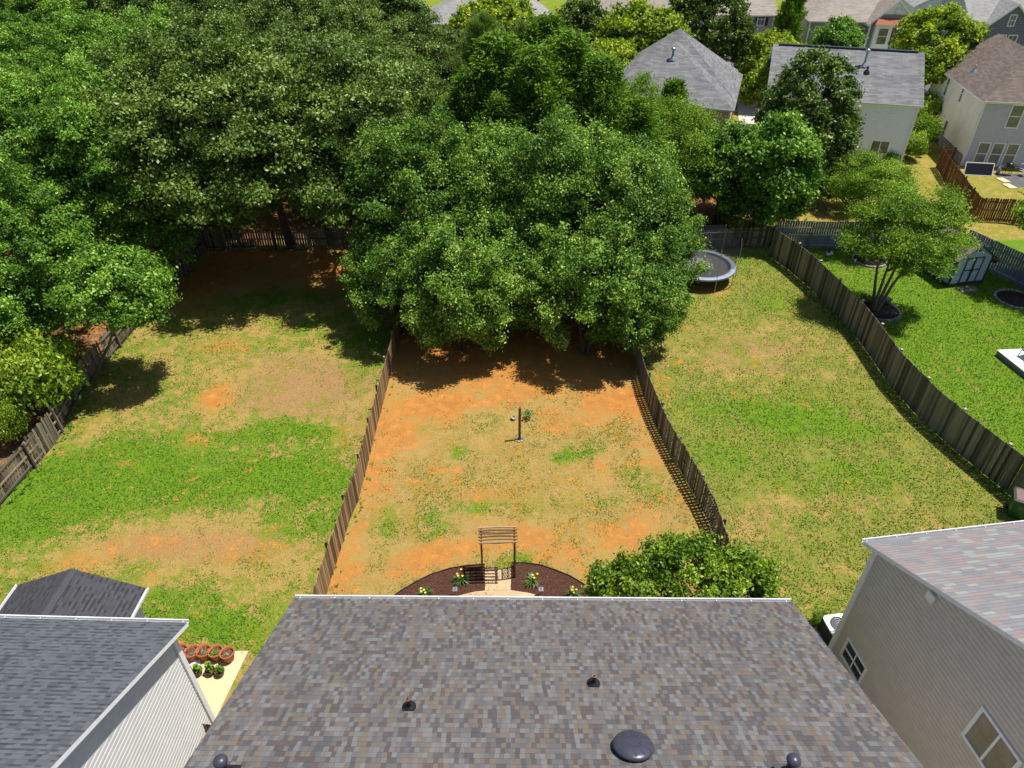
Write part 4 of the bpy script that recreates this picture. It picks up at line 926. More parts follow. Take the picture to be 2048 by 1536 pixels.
# ---------------------------------------------------------------- garden shed with doors and baskets
def shed():
    a, b = G(1894.5, 574.4), G(1962, 565.6); d = (b-a).normalized(); rz = math.atan2(d.y, d.x); W, D, he, pk = (b-a).length, 3.35, 1.92, 2.72
    e = empty('garden_shed', a, rz, 'blue grey garden shed with dark trimmed double doors and shingled roof', 'shed')
    mb = MB(); n = 12
    for i in range(n):
        x0, x1 = W*i/n, W*(i+1)/n; zt = lambda x: he+(pk-he)*(1-abs(x-W/2)/(W/2)); 
        mb.face([(x0, 0, .12), (x1, 0, .12), (x1, 0, zt(x1)), (x0, 0, zt(x0))]); mb.face([(x1, D, .12), (x0, D, .12), (x0, D, zt(x0)), (x1, D, zt(x1))])
    for x, s in ((0, -1), (W, 1)):
        k = 14
        for i in range(k):
            y0, y1 = D*i/k, D*(i+1)/k; q = [(x, y0, .12), (x, y1, .12), (x, y1, he), (x, y0, he)]; mb.face(q if s > 0 else q[::-1])
            mb.box((x+s*.004, y0, he/2+.06), (.016, .018, he-.14))
    mb.build('wall', M['shed_wall'], e)
    mb = MB(); o = .16; th = .08; s = (pk-he)/(W/2); zl = he-.12*s+.04
    roof_mesh(mb, [[(-o, D+o, he+.03-o*s), (-o, -o, he+.03-o*s), (W/2, -o, pk+.05), (W/2, D+o, pk+.05)], [(W+o, -o, he+.03-o*s), (W+o, D+o, he+.03-o*s), (W/2, D+o, pk+.05), (W/2, -o, pk+.05)]], th); mb.build('roof', [M['roof_shed'], M['shade_trim']], e)
    mb = MB()
    for x in (0, W): mb.box((x, 0, he/2+.03), (.1, .1, he-.05)); mb.box((x, D, he/2+.03), (.1, .1, he-.05))
    mb.box((W/2, -.03, .16), (W, .05, .09)); mb.box((-.03, D/2, .16), (.05, D, .09)); mb.box((W+.03, D/2, .16), (.05, D, .09)); mb.build('trim', M['shade_trim'], e)
    mb = MB(); mb.box((W/2, D/2, .06), (W-.1, D-.1, .12)); mb.build('skid_base', M['fence_brown'], e)
    dh = 1.72; dw = .62
    for k, x0 in enumerate((W/2-dw, W/2)):
        dr = MB(); dr.box((x0+dw/2, -.02, .2+dh/2), (dw-.02, .05, dh)); o_ = dr.build('door', M['shed_wall'], e)
        t = MB()
        for x in (x0+.04, x0+dw-.04): t.box((x, -.055, .2+dh/2), (.07, .03, dh))
        for z in (.24, .2+dh*.52, .2+dh-.04): t.box((x0+dw/2, -.055, z), (dw-.16, .03, .07))
        t.box((x0+(dw-.09 if k == 0 else .09), -.085, 1.0), (.03, .03, .14)); t.build('door_trim', M['shade_trim'], o_)
    mb = MB(); mb.box((W/2, -.03, pk-.35), (.34, .04, .1)); mb.build('gable_vent', M['shade_trim'], e)
    return e, a, rz, W
M['shed_wall'] = mat('pale_blue_grey_paint', (.36, .41, .5), .6, var=.06, sc=2)
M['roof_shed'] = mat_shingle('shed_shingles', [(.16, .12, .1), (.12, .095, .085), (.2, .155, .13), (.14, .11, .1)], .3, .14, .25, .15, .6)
se, sa, srz, sW = shed()
def basket(pos, label, cols, seed):
    rn = random.Random(seed); e = empty('flower_basket', pos, 0, label, 'flower basket', 'hanging flower baskets on the shed')
    mb = MB(); mb.lathe((0, 0, 0), [(.001, -.16), (.1, -.14), (.17, 0), (.16, .02), (.001, .01)], 14); mb.build('basket', M['dark_metal'], e)
    mb = MB(); lf = MB()
    for k in range(150):
        a = rn.random()*6.28; r = .24*math.sqrt(rn.random()); q = Vector((r*math.cos(a), r*math.sin(a), .05+.12*(1-r/.24)+rn.uniform(-.12, .05)))
        if k % 2: leafy(lf, q, .1, 4, rn, .06)
        else: mb.box(q, (.05, .05, .03), rn.random()*3, rn.randrange(len(cols)))
    lf.build('leaves', M['leaf_bright'], e); mb.build('blossoms', cols, e)
M['orange'] = mat('orange_petal', (.7, .16, .03), .6, var=.3); M['red'] = mat('red_petal', (.3, .03, .05), .6, var=.3); M['purple'] = mat('violet_petal', (.18, .16, .6), .6, var=.3)
pL = G(1903, 534, 1.35); pR = G(1990, 521, 1.35)
basket(pL, 'basket of orange and yellow flowers at the left shed corner', [M['orange'], M['yellow'], M['orange']], 1)
basket(pR, 'basket of dark red flowers at the right shed corner', [M['red'], M['red'], M['orange']], 2)
c = G(1935, 579); mb = MB()
for i in range(4):
    for j in range(2): mb.box((i*.3-.45, j*.3-.15, .025), (.28, .28, .05), 0, 0, random.random())
o = mb.build('paver_step', M['stone'], loc=c); o.rotation_euler = (0, 0, srz); tag(o, 'pad of grey pavers on the grass before the shed doors', 'paving')
def ring(px, py, r, label, flowers=None, seed=0):
    c = G(px, py); e = empty('tree_ring', c, 0, label, 'tree ring', 'stone edged mulch rings round the lawn trees'); rn = random.Random(seed)
    mb = MB(); mb.lathe((0, 0, 0), [(r-.08, 0), (r-.08, .05), (.001, .09)], 28)
    for k in range(260):
        a = rn.random()*6.28; q = (r-.15)*math.sqrt(rn.random()); mb.box((q*math.cos(a), q*math.sin(a), .07), (.07, .04, .03), rn.random()*3, 0, rn.random())
    mb.build('mulch', M['dark_mulch'], e); mb = MB(); n = int(r*2*math.pi/.24)
    for k in range(n):
        a = 2*math.pi*k/n; mb.box((r*math.cos(a), r*math.sin(a), .05), (.14, .21, .12), a, 0, rn.random())
    mb.build('stone_border', M['stone'], e)
    return e
M['dark_mulch'] = mat('dark_mulch', (.045, .028, .022), .95, var=.7, sc=20, bump=1, tint=.3)
ring(1757, 622, 1.15, 'stone edged mulch ring with violet flowers by the tall fence', seed=1)
ring(1738, 521, 1.05, 'stone edged mulch ring nearest the painted fence', seed=2)
ring(2032, 600, 1.15, 'stone edged mulch ring at the right edge of the lush lawn', seed=3)
def flower_clump(px, py, label, cols, seed, r=.3, leaf='leaf_blade'):
    c = G(px, py); rn = random.Random(seed); e = empty('flower_clump', (c.x, c.y, .08), 0, label, 'flowers'); mb = MB(); lf = MB()
    for k in range(90):
        a = rn.random()*6.28; q = r*math.sqrt(rn.random()); p = Vector((q*math.cos(a), q*math.sin(a), .08+.14*rn.random()))
        leafy(lf, p, .1, 4, rn, .08)
        if k % 2: mb.box(p+Vector((0, 0, .08)), (.05, .05, .03), rn.random()*3, rn.randrange(len(cols)))
    lf.build('leaves', M[leaf], e); mb.build('blossoms', cols, e)
flower_clump(1771, 606, 'clump of violet flowers at the foot of the airy lawn tree', [M['purple'], M['purple'], M['white']], 1, .28)
flower_clump(1738, 605, 'low reddish green plants on the left side of the flowered tree ring', [M['orange'], M['leaf_bright']], 2, .4)
c = G(1658, 509); e = empty('garden_figure', c, .2, 'small red and white figure on a pale base near the painted fence', 'garden ornament')
mb = MB(); mb.box((0, 0, .08), (.42, .22, .16)); mb.build('base_block', M['white'], e)
mb = MB(); mb.lathe((-.05, 0, .16), [(.001, 0), (.1, 0), (.07, .25), (.03, .36)], 12); mb.lathe((-.05, 0, .5), [(.001, -.07), (.06, -.03), (.07, .02), (.04, .07), (.001, .09)], 12); mb.build('figure', [M['metal_red']], e)
c = G(1660, 521); mb = MB(); mb.lathe((0, 0, 0), [(.001, .05), (.12, .05), (.16, .02), (.15, 0)], 12); o = mb.build('stepping_stone', M['stone'], loc=c); tag(o, 'pale round stone on the shaded grass near the small figure', 'stone')

# deck with chair at right edge
dk = [G(1994, 700, .32), G(2075, 697, .32), G(2160, 750, .32), G(2062, 754, .32)]
e = empty('low_deck', (dk[0].x, dk[0].y, 0), 0, 'low white boarded deck cut by the right edge of the photo', 'deck'); off = Vector((dk[0].x, dk[0].y, 0))
mb = MB(); mb.prism([tuple(p-off)[:2] for p in dk], .28, .315)
for k in range(24):
    f0, f1 = k/24+.002, (k+1)/24-.002; q = [dk[0].lerp(dk[1], f0), dk[0].lerp(dk[1], f1), dk[3].lerp(dk[2], f1), dk[3].lerp(dk[2], f0)]; mb.prism([tuple(p-off)[:2] for p in q], .316, .335+.003*(k % 2))
mb.build('deck_top', M['deck'] if 'deck' in M else M['white'], e)
ctr = sum((p for p in dk), Vector())/4; ins = [p+(ctr-p)*.02 for p in dk]
mb = MB(); mb.prism([tuple(p-off)[:2] for p in ins], 0, .275); mb.build('skirting', M['side_slate'], e)
c = G(2052, 716, .32); e = empty('patio_chair', c, R(200), 'dark metal patio chair on the low deck', 'chair')
mb = MB(); mb.box((0, 0, .43), (.52, .5, .04)); mb.build('seat', M['brown_metal'] if 'brown_metal' in M else M['dark_metal'], e)
mb = MB()
for x in (-.25, .25): mb.tube([(x, .25, .43), (x, .33, 1.0)], .016, 8)
mb.tube([(-.25, .33, 1.0), (.25, .33, 1.0)], .016, 8)
for k in range(6): mb.tube([(-.2+k*.08, .26, .46), (-.2+k*.08, .33, .99)], .01, 6)
mb.build('backrest', M['dark_metal'], e)
for x in (-.26, .26):
    mb = MB(); mb.tube([(x, -.26, .02), (x, -.22, .64), (x, .27, .66)], .014, 8); mb.build('armrest', M['dark_metal'], e)
    for y in (-.24, .24):
        mb = MB(); mb.tube([(x, y, .43), (x*1.08, y*1.15, .0)], .014, 8); mb.build('leg', M['dark_metal'], e)

# wheeled bin
c = G(2027, 1029); e = empty('wheeled_bin', c, R(-28), 'dark green wheeled rubbish bin with brownish lid beside the tall fence', 'bin')
M['bin'] = mat('green_plastic', (.006, .1, .03), .4, var=.06, sc=2); M['lid'] = mat('faded_brown_lid', (.17, .11, .11), .5, var=.1)
mb = MB(); mb.hexa([(-.24, -.26, .08), (.24, -.26, .08), (.24, .26, .08), (-.24, .26, .08), (-.33, -.38, .98), (.33, -.38, .98), (.33, .38, .98), (-.33, .38, .98)]); mb.box((0, 0, .985), (.7, .8, .04)); mb.build('bin_body', M['bin'], e)
mb = MB(); mb.hexa([(-.33, -.4, 1.01), (.33, -.4, 1.01), (.33, .4, 1.01), (-.33, .4, 1.01), (-.28, -.33, 1.08), (.28, -.33, 1.08), (.28, .36, 1.08), (-.28, .36, 1.08)]); mb.build('lid', M['lid'], e)
mb = MB(); mb.tube([(-.3, .42, .98), (-.3, .5, 1.0), (.3, .5, 1.0), (.3, .42, .98)], .018, 8); mb.build('handle', M['bin'], e)
for x in (-.27, .27):
    mb = MB(); mb.lathe((0, 0, 0), [(.001, -.03), (.12, -.03), (.12, .03), (.001, .03)], 18); o = mb.build('wheel', M['black'], e); o.location = (x, .3, .12); o.rotation_euler = (0, R(90), 0)
mb = MB(); sl_ = .12/.9
for k, (x, z, ww, hh_) in enumerate(((0, .8, .26, .012), (0, .7, .09, .03), (-.06, .66, .05, .03), (.06, .66, .05, .03), (0, .6, .22, .012), (0, .56, .15, .01))):
    y = -.26-(z-.08)*sl_-.004; mb.box((x, y, z), (ww, .006, hh_))
mb.build('printed_emblem', M['pale_green'] if 'pale_green' in M else M['pad'], e)

# air conditioner
c = Vector((11.0, 14.1, 0)); e = empty('air_conditioner', c, ang_r, 'square air conditioning unit with white top at the beige wall corner', 'air conditioner')
mb = MB(); mb.box((0, 0, .05), (1.0, 1.0, .1)); mb.build('pad', M['drive'], e)
mb = MB(); mb.box((0, 0, .45), (.78, .78, .7))
for k in range(14): mb.box((0, 0, .14+k*.045), (.8, .8, .012))
mb.build('coil_cabinet', M['vent_grey'], e)
mb = MB(); n = 32
pr = []
for r_, z in ((.31, .86), (.33, .87), (.4, .84)): pr.append((r_, z))
mb.lathe((0, 0, 0), pr, n); q = [(.42*x, .42*y, z) for z in (.8, .85) for x, y in ((-1, -1), (1, -1), (1, 1), (-1, 1))]
cs = [(.42*math.copysign(1, math.cos(a))*min(1, abs(math.cos(a))*1.25), .42*math.copysign(1, math.sin(a))*min(1, abs(math.sin(a))*1.25)) for a in [2*math.pi*(i+.5)/n for i in range(n)]]
V = [(x, y, .8) for x, y in cs]+[(x, y, .85) for x, y in cs]+[(.33*math.cos(2*math.pi*(i+.5)/n), .33*math.sin(2*math.pi*(i+.5)/n), .85) for i in range(n)]
mb.mesh(V, [(i, (i+1) % n, n+(i+1) % n, n+i) for i in range(n)]+[(n+i, n+(i+1) % n, 2*n+(i+1) % n, 2*n+i) for i in range(n)]); mb.build('top_cover', M['white'], e)
mb = MB()
for k in range(24):
    a = k*math.pi/12; mb.beam((.06*math.cos(a), .06*math.sin(a), .865), (.33*math.cos(a), .33*math.sin(a), .86), .006, .006)
for r_ in (.08, .16, .24): mb.tube([(r_*math.cos(a*math.pi/12), r_*math.sin(a*math.pi/12), .865) for a in range(25)], .004, 5, cap=False)
mb.build('fan_grille', M['metal'], e)
mb = MB(); mb.lathe((0, 0, 0), [(.001, .72), (.3, .72)], 20)
for k in range(4):
    a = k*math.pi/2; mb.hexa([(math.cos(a)*.05, math.sin(a)*.05, .75), (math.cos(a-.5)*.29, math.sin(a-.5)*.29, .75), (math.cos(a+.3)*.29, math.sin(a+.3)*.29, .8), (math.cos(a+.4)*.06, math.sin(a+.4)*.06, .78)]+[(x, y, z+.01) for x, y, z in [(math.cos(a)*.05, math.sin(a)*.05, .75), (math.cos(a-.5)*.29, math.sin(a-.5)*.29, .75), (math.cos(a+.3)*.29, math.sin(a+.3)*.29, .8), (math.cos(a+.4)*.06, math.sin(a+.4)*.06, .78)]])
mb.build('fan', M['dark_metal'], e)

# back patio of the brown roofed house
c = G(1955, 351); e = empty('window_screen', c, ag3, 'black mesh panel in a white frame leaning under the tall windows', 'screen')
w_, h_ = 2.2, 1.0; mb = MB(); t = R(20); f = lambda x, z: (x, z*math.sin(t), z*math.cos(t))
for a, b in ((f(-w_/2, 0), f(w_/2, 0)), (f(-w_/2, h_), f(w_/2, h_)), (f(-w_/2, 0), f(-w_/2, h_)), (f(w_/2, 0), f(w_/2, h_))): mb.beam(a, b, .05, .07)
mb.build('screen_frame', M['white'], e); mb = MB(); mb.hexa([f(-w_/2, .02), f(w_/2, .02), tuple(Vector(f(w_/2, .02))+Vector((0, .02, 0))), tuple(Vector(f(-w_/2, .02))+Vector((0, .02, 0))), f(-w_/2, h_), f(w_/2, h_), tuple(Vector(f(w_/2, h_))+Vector((0, .02, 0))), tuple(Vector(f(-w_/2, h_))+Vector((0, .02, 0)))]); mb.build('mesh_panel', M['black'], e)
c = G(1995, 347); e = empty('gas_bottle', c, 0, 'pale blue grey gas bottle beside the barbecue', 'gas bottle')
mb = MB(); mb.lathe((0, 0, 0), [(.001, .02), (.13, .03), (.155, .1), (.155, .3), (.13, .38), (.06, .42)], 18); mb.build('tank', M['pad'], e)
mb = MB(); mb.lathe((0, 0, 0), [(.1, .4), (.1, .5), (.09, .5), (.09, .4)], 14); mb.tube([(0, 0, .4), (0, 0, .48)], .02, 6); mb.build('collar', M['metal'], e)
c = G(2012, 350); e = empty('barbecue', c, ag3, 'black lidded barbecue below the right tall window', 'barbecue')
mb = MB(); mb.box((0, 0, .78), (.6, .45, .14)); mb.build('firebox', M['black'], e); mb = MB(); mb.lathe((0, 0, .85), [(.3, 0), (.27, .12), (.15, .2), (.001, .22)], 16); mb.build('lid', M['black'], e)
mb = MB(); mb.box((-.45, 0, .84), (.28, .4, .03)); mb.box((.45, 0, .84), (.28, .4, .03)); mb.build('side_shelf', M['dark_metal'], e)
for x in (-.25, .25):
    for y in (-.18, .18): mb = MB(); mb.tube([(x, y, 0), (x, y, .72)], .018, 6); mb.build('leg', M['dark_metal'], e)
for i, (px, py, lb) in enumerate(((2006, 361, 'tan paving slab nearest the tall windows'), (2019, 373, 'tan paving slab farther from the tall windows'))):
    c = G(px, py); mb = MB(); mb.box((0, 0, .03), (.65, 1.0, .06), R(8)); o = mb.build('paving_slab', M['concrete'], loc=c); tag(o, lb, 'paving slab', 'tan paving slabs in the small back yard')
c = G(2044, 352); e = empty('garden_chair', c, R(20), 'white tubular garden chair at the right edge of the small back patio', 'chair')
mb = MB(); mb.box((0, 0, .42), (.5, .48, .03)); mb.build('seat', M['side_slate'], e)
mb = MB(); mb.tube([(-.24, .24, .4), (-.24, .32, .95), (.24, .32, .95), (.24, .24, .4)], .015, 8); mb.build('backrest', M['white'], e)
for x in (-.25, .25): mb = MB(); mb.tube([(x, -.25, 0), (x, -.22, .62), (x, .25, .62), (x, .3, 0)], .015, 8); mb.build('armrest', M['white'], e)
flat('patio_slab', [G(1985, 346), G(2070, 349), G(2080, 372), G(2028, 375)], .012, M['asphalt'])

# dark roofed shed seen under the oaks beyond the back fence
c = G(432, 418, 1.6); e = empty('backyard_shed', (c.x, c.y, 0), R(35), 'small dark roofed shed in the shade behind the left back fence', 'shed')
mb = MB(); mb.box((0, 0, 1.0), (2.6, 2.2, 2.0)); mb.build('wall', M['fence_brown'], e)
mb = MB(); roof_mesh(mb, [[(-1.5, 1.3, 1.95), (-1.5, -1.3, 1.95), (0, -1.3, 2.8), (0, 1.3, 2.8)], [(1.5, -1.3, 1.95), (1.5, 1.3, 1.95), (0, 1.3, 2.8), (0, -1.3, 2.8)]], .1); mb.build('roof', [M['roof_porch'], M['shade_trim']], e)
# parked car glimpsed between white and brown roofed houses
def car(px, py, rz, label, m):
    c = G(px, py); e = empty('parked_car', c, rz, label, 'car')
    sec = [(-2.2, .35, .75), (-2.1, .3, .95), (-1.2, .3, 1.02), (-.7, .3, 1.42), (.6, .3, 1.45), (1.2, .3, 1.05), (2.1, .3, .9), (2.25, .38, .6)]
    mb = MB(); V = []
    for x, a, b in sec:
        ww = .88 if abs(x) < 2.1 else .78; tp = .62 if b > 1.2 else .84
        V += [(x, -ww, a), (x, ww, a), (x, ww, min(b, .95)), (x, tp, b), (x, -tp, b), (x, -ww, min(b, .95))]
    F = [(i*6+j, i*6+(j+1) % 6, i*6+6+(j+1) % 6, i*6+6+j) for i in range(len(sec)-1) for j in range(6)]+[(5, 4, 3, 2, 1, 0), tuple(range(len(V)-6, len(V)))]
    mb.mesh(V, F, 0, .5, False); mb.build('body', m, e)
    for sx in (-1.35, 1.35):
        for sy in (-.82, .82):
            w = MB(); w.lathe((0, 0, 0), [(.001, -.1), (.32, -.1), (.32, .1), (.001, .1)], 18); o = w.build('wheel', M['black'], e); o.location = (sx, sy, .32); o.rotation_euler = (R(90), 0, 0)
    g = MB(); g.mesh([(-1.17, -.62, 1.08), (-1.17, .62, 1.08), (-.74, .56, 1.4), (-.74, -.56, 1.4)], [(0, 1, 2, 3)]); g.mesh([(.66, -.56, 1.42), (.66, .56, 1.42), (1.16, .64, 1.1), (1.16, -.64, 1.1)], [(3, 2, 1, 0)])
    for o_ in g.v: pass
    g.v = [(x*1.012, y, z+.012) for x, y, z in g.v]; g.build('windscreen', M['glass'], e)
car(1868, 207, R(75), 'pale blue car parked between the white house and the sun toned wall', M['pad'])
car(1925, 68, R(10), 'dark car parked below the lavender house, half behind the yellow green maple', M['vent_grey'])

# ---------------------------------------------------------------- foliage
def np_mesh(name, V, F, tint, m, n=4):
    me = bpy.data.meshes.new(name); me.vertices.add(len(V)); me.vertices.foreach_set('co', V.astype(np.float32).ravel())
    me.loops.add(F.size); me.loops.foreach_set('vertex_index', F.astype(np.int32).ravel())
    me.polygons.add(len(F)); me.polygons.foreach_set('loop_start', np.arange(0, F.size, n, dtype=np.int32)); me.update(calc_edges=True)
    a = me.attributes.new('tint', 'FLOAT', 'FACE'); a.data.foreach_set('value', tint.astype(np.float32)); me.materials.append(m); return me
def unit(a): return a/np.maximum(np.linalg.norm(a, axis=1, keepdims=True), 1e-6)
def leaves_mesh(name, C, Nn, S, tint, m, asp=.6, T=None, rng=None):
    if T is None: T = rng.normal(size=C.shape)
    T = unit(T-Nn*(T*Nn).sum(1, keepdims=True)); B = np.cross(Nn, T)
    s = S[:, None]*.5
    V = np.stack([C-T*s, C-B*s*asp-T*s*.1, C+T*s, C+B*s*asp-T*s*.1], 1).reshape(-1, 3)
    return np_mesh(name, V, np.arange(len(V)).reshape(-1, 4), tint, m)
def sph(rng, n, zmin=-1):
    z = rng.uniform(zmin, 1, n); a = rng.uniform(0, 2*np.pi, n); r = np.sqrt(1-z*z)
    return np.stack([r*np.cos(a), r*np.sin(a), z], 1)
def crown(name, lobes, npuff, nleaf, ls, pr, m, seed, stretch=(1, 1, 1), zmin=-.6, shell=(.72, 1.02), up=.3, rough=.8, asp=.62, rad=(.3, 1.12), tvar=.3):
    rng = np.random.default_rng(seed); Lb = np.array(lobes, float)
    area = (Lb[:, 3]*Lb[:, 4]+Lb[:, 4]*Lb[:, 5]+Lb[:, 3]*Lb[:, 5]); P = []; k = rng.choice(len(Lb), npuff*3, p=area/area.sum()); d = sph(rng, npuff*3, zmin)
    f = rng.uniform(shell[0], shell[1], npuff*3); P = Lb[k, :3]+d*Lb[k, 3:6]*f[:, None]
    ok = np.ones(len(P), bool)
    for j in range(len(Lb)):
        q = (((P-Lb[j, :3])/Lb[j, 3:6])**2).sum(1); ok &= (q > .5) | (k == j)
    P = P[ok][:npuff]; D = d[ok][:npuff]; n = len(P)
    r = pr*rng.uniform(.55, 1.35, n); pt = rng.uniform(-tvar, tvar, n)
    w = r**2.2; i = rng.choice(n, nleaf, p=w/w.sum()); dd = sph(rng, nleaf); rr = rng.uniform(rad[0], rad[1], nleaf)
    st = np.array(stretch)
    dd[:, 2] = np.where(dd[:, 2] < -.25, -dd[:, 2], dd[:, 2]); C = P[i]+dd*(r[i]*rr)[:, None]*st*(1+.3*rng.normal(size=(nleaf, 1)))
    Nn = unit(dd*.5+D[i]*.25+np.array([0, 0, up])+rng.normal(size=(nleaf, 3))*rough)
    t = np.clip(.47+pt[i]+rng.normal(size=nleaf)*.24, 0, 1)
    return leaves_mesh(name, C, Nn, ls*rng.uniform(.6, 1.35, nleaf), t, m, asp, rng=rng), P
def conifer_crown(name, h, r0, ns, ls, m, seed, z0=.08, pw=.85, asp=.3, per=30, spl=.5, upb=.35):
    rng = np.random.default_rng(seed); z = h*(z0+(1-z0)*rng.random(ns)**1.1); rr = r0*np.clip(1-(z/h), 0, 1)**pw*rng.uniform(.6, 1.12, ns)+.05
    a = rng.uniform(0, 2*np.pi, ns); rr *= 1+.3*np.sin(a*3+z*1.3)+.25*np.sin(a*5-z*2.3)+.15*np.sin(z*4.1+a)
    P = np.stack([rr*np.cos(a), rr*np.sin(a), z+rr*.25], 1); O_ = np.stack([np.cos(a), np.sin(a), np.full(ns, upb)], 1)
    i = np.repeat(np.arange(ns), per); n = len(i); s = spl*rng.uniform(.7, 1.3, ns)
    u = rng.uniform(-1, .6, n); C = P[i]+unit(O_)[i]*(u*s[i])[:, None]+rng.normal(size=(n, 3))*(s[i]*.2*(1-u*.5))[:, None]
    T = unit(O_[i]+rng.normal(size=(n, 3))*.45); Nn = unit(rng.normal(size=(n, 3))*.6+np.array([0, 0, .7])+O_[i]*.4)
    Nn = unit(Nn-T*(Nn*T).sum(1, keepdims=True)); t = np.clip(.5+rng.uniform(-.25, .25, ns)[i]+rng.normal(size=n)*.14, 0, 1)
    return leaves_mesh(name, C, Nn, ls*rng.uniform(.7, 1.3, n), t, m, asp, T=T, rng=rng), P
def trunk_mesh(name, P, h, r, m, seed, stems=1, fork=.3, nb=26, lean=(0, 0), spread=.5):
    rn = random.Random(seed); mb = MB(); P = [Vector(p) for p in P]; tops = []
    for s in range(stems):
        a = 6.28*s/stems+rn.random(); sp = spread if stems > 1 else .12
        q = [Vector((math.cos(a)*r*.6*(stems > 1), math.sin(a)*r*.6*(stems > 1), -.15))]
        k = 6
        for i in range(1, k+1):
            f = i/k; q.append(q[0]+Vector((lean[0]*f+math.cos(a)*sp*f*h*.28+rn.uniform(-.06, .06), lean[1]*f+math.sin(a)*sp*f*h*.28+rn.uniform(-.06, .06), h*.86*f)))
        rr = [r*(1.25 if i == 0 else 1)*(1-.85*i/k)/(stems**.4) for i in range(k+1)]; mb.tube(q, rr, 8); tops.append(q)
    for j in range(min(nb, len(P))):
        p = P[rn.randrange(len(P))]; q = min(tops, key=lambda T: (T[4]-p).length); zz = max(fork*h, min(h*.8, p.z*.72)); f = zz/(h*.86)*6; i = min(5, int(f)); b = q[i].lerp(q[i+1], f-i)
        if (p-b).length < .4: continue
        mid = b.lerp(p, .5)+Vector((rn.uniform(-.2, .2), rn.uniform(-.2, .2), rn.uniform(-.1, .35))); w_ = r*.32*(1-.6*zz/h); mb.tube([b, mid, p], [w_, w_*.6, w_*.2], 6, cap=False)
    me = mb.build(name, m); d = me.data; bpy.data.objects.remove(me); return d
KINDS = {}
def kind(k, crown_, tr): KINDS[k] = (crown_, tr)
LM = {}
LM['grove'] = mat_leaf('maple_leaf', (0.047,0.117,0.014), (0.175,0.311,0.027), .5, .22, (0.429,0.569,0.127), .28)
LM['oak'] = mat_leaf('oak_leaf', (0.033,0.071,0.010), (0.123,0.200,0.020), .45, .18, (0.290,0.388,0.098), .3)
LM['light'] = mat_leaf('gum_leaf', (0.043,0.112,0.012), (0.172,0.329,0.026), .48, .22, (0.386,0.580,0.111), .25)
LM['bright'] = mat_leaf('young_maple_leaf', (0.078, 0.146, 0.007), (0.302, 0.403, 0.020), .5, .32, (0.560, 0.582, 0.067), .25)
LM['dark'] = mat_leaf('dark_leaf', (0.025, 0.056, 0.008), (0.106, 0.168, 0.016), .45, .2, (0.246, 0.314, 0.056), .25)
LM['conifer'] = mat_leaf('cypress_spray', (0.039, 0.101, 0.010), (0.157, 0.280, 0.022), .6, .2, (0.302, 0.448, 0.045), .15)
LM['pine'] = mat_leaf('pine_needle', (0.056, 0.112, 0.022), (0.179, 0.269, 0.056), .5, .25, None, .35)
LM['airy'] = mat_leaf('airy_leaf', (0.064,0.143,0.009), (0.212,0.343,0.024), .5, .32, (0.422,0.514,0.086), .25)
LM['bush'] = mat_leaf('glossy_bush_leaf', (0.050, 0.112, 0.007), (0.224, 0.347, 0.020), .45, .26, (0.470, 0.560, 0.067), .3)
def K(k, lobes, npf, nl, ls, pr, lm, seed, h, r, bark='bark', stems=1, lean=(0, 0), spread=.5, nb=26, **kw):
    c, P = crown('crown', lobes, npf, nl, ls, pr, LM[lm], seed, **kw); kind(k, c, trunk_mesh('trunk', P, h, r, M[bark], seed, stems, lean=lean, spread=spread, nb=nb))
up = dict(stretch=(1.0, 1.0, 1.15), zmin=-.65, shell=(.5, 1.13))
K('maple1', [(0, 0, 5.2, 3.4, 3.4, 4.6), (1.2, .6, 7.2, 2.3, 2.2, 3.6), (-1.3, .3, 6.9, 2.2, 2.3, 3.4), (.2, -1.6, 3.6, 2.6, 2.2, 2.8)], 330, 130000, .14, .5, 'grove', 11, 10.5, .2, stems=3, **up)
K('maple2', [(0, 0, 5.0, 3.5, 3.2, 4.4), (.6, -.9, 7.4, 2.0, 2.0, 3.1), (-1.6, -.6, 5.6, 2.1, 2.1, 3.2), (1.5, .8, 6.2, 2.0, 2.0, 3.3)], 330, 130000, .14, .5, 'grove', 12, 10, .2, stems=3, **up)
K('maple3', [(0, 0, 3.6, 2.8, 2.6, 3.1), (.9, -1.0, 2.8, 2.0, 1.9, 2.2), (-1.1, -.6, 3.4, 1.9, 1.9, 2.4)], 230, 80000, .13, .4, 'grove', 13, 6.5, .14, stems=3, **up)
ok_ = dict(stretch=(1.15, 1.15, .8), zmin=-.5, rough=.8, shell=(.52, 1.1))
K('oak1', [(0, 0, 8, 4.8, 4.6, 3.8), (2.6, -2, 6.6, 3.0, 2.8, 2.8), (-2.8, -1.6, 6.8, 2.8, 3.0, 2.8), (0, -3.4, 5.2, 2.7, 2.2, 2.2)], 400, 128000, .165, .55, 'oak', 21, 11.5, .3, **ok_)
K('oak2', [(0, 0, 8.3, 4.2, 4.6, 4.0), (-2.2, 1.8, 7.2, 2.9, 2.8, 3.0), (2.2, -2.2, 5.8, 2.8, 2.6, 2.8)], 380, 120000, .165, .55, 'oak', 22, 12, .3, **ok_)
K('oak_front', [(0, -3.6, 8.2, 4.8, 4.4, 3.9), (2.6, -5.6, 6.8, 2.8, 2.6, 2.6), (-2.8, -4.8, 7.0, 2.8, 2.8, 2.8), (.2, -7.2, 6.2, 2.4, 1.9, 1.8), (-.6, -5.2, 4.6, 2.1, 1.5, 1.2), (2.6, -4.2, 4.9, 1.8, 1.4, 1.2)], 380, 100000, .165, .52, 'oak', 24, 11.5, .3, lean=(0, -2.8), **ok_)
lt = dict(stretch=(1.05, 1.05, .9), zmin=-.65, shell=(.52, 1.1))
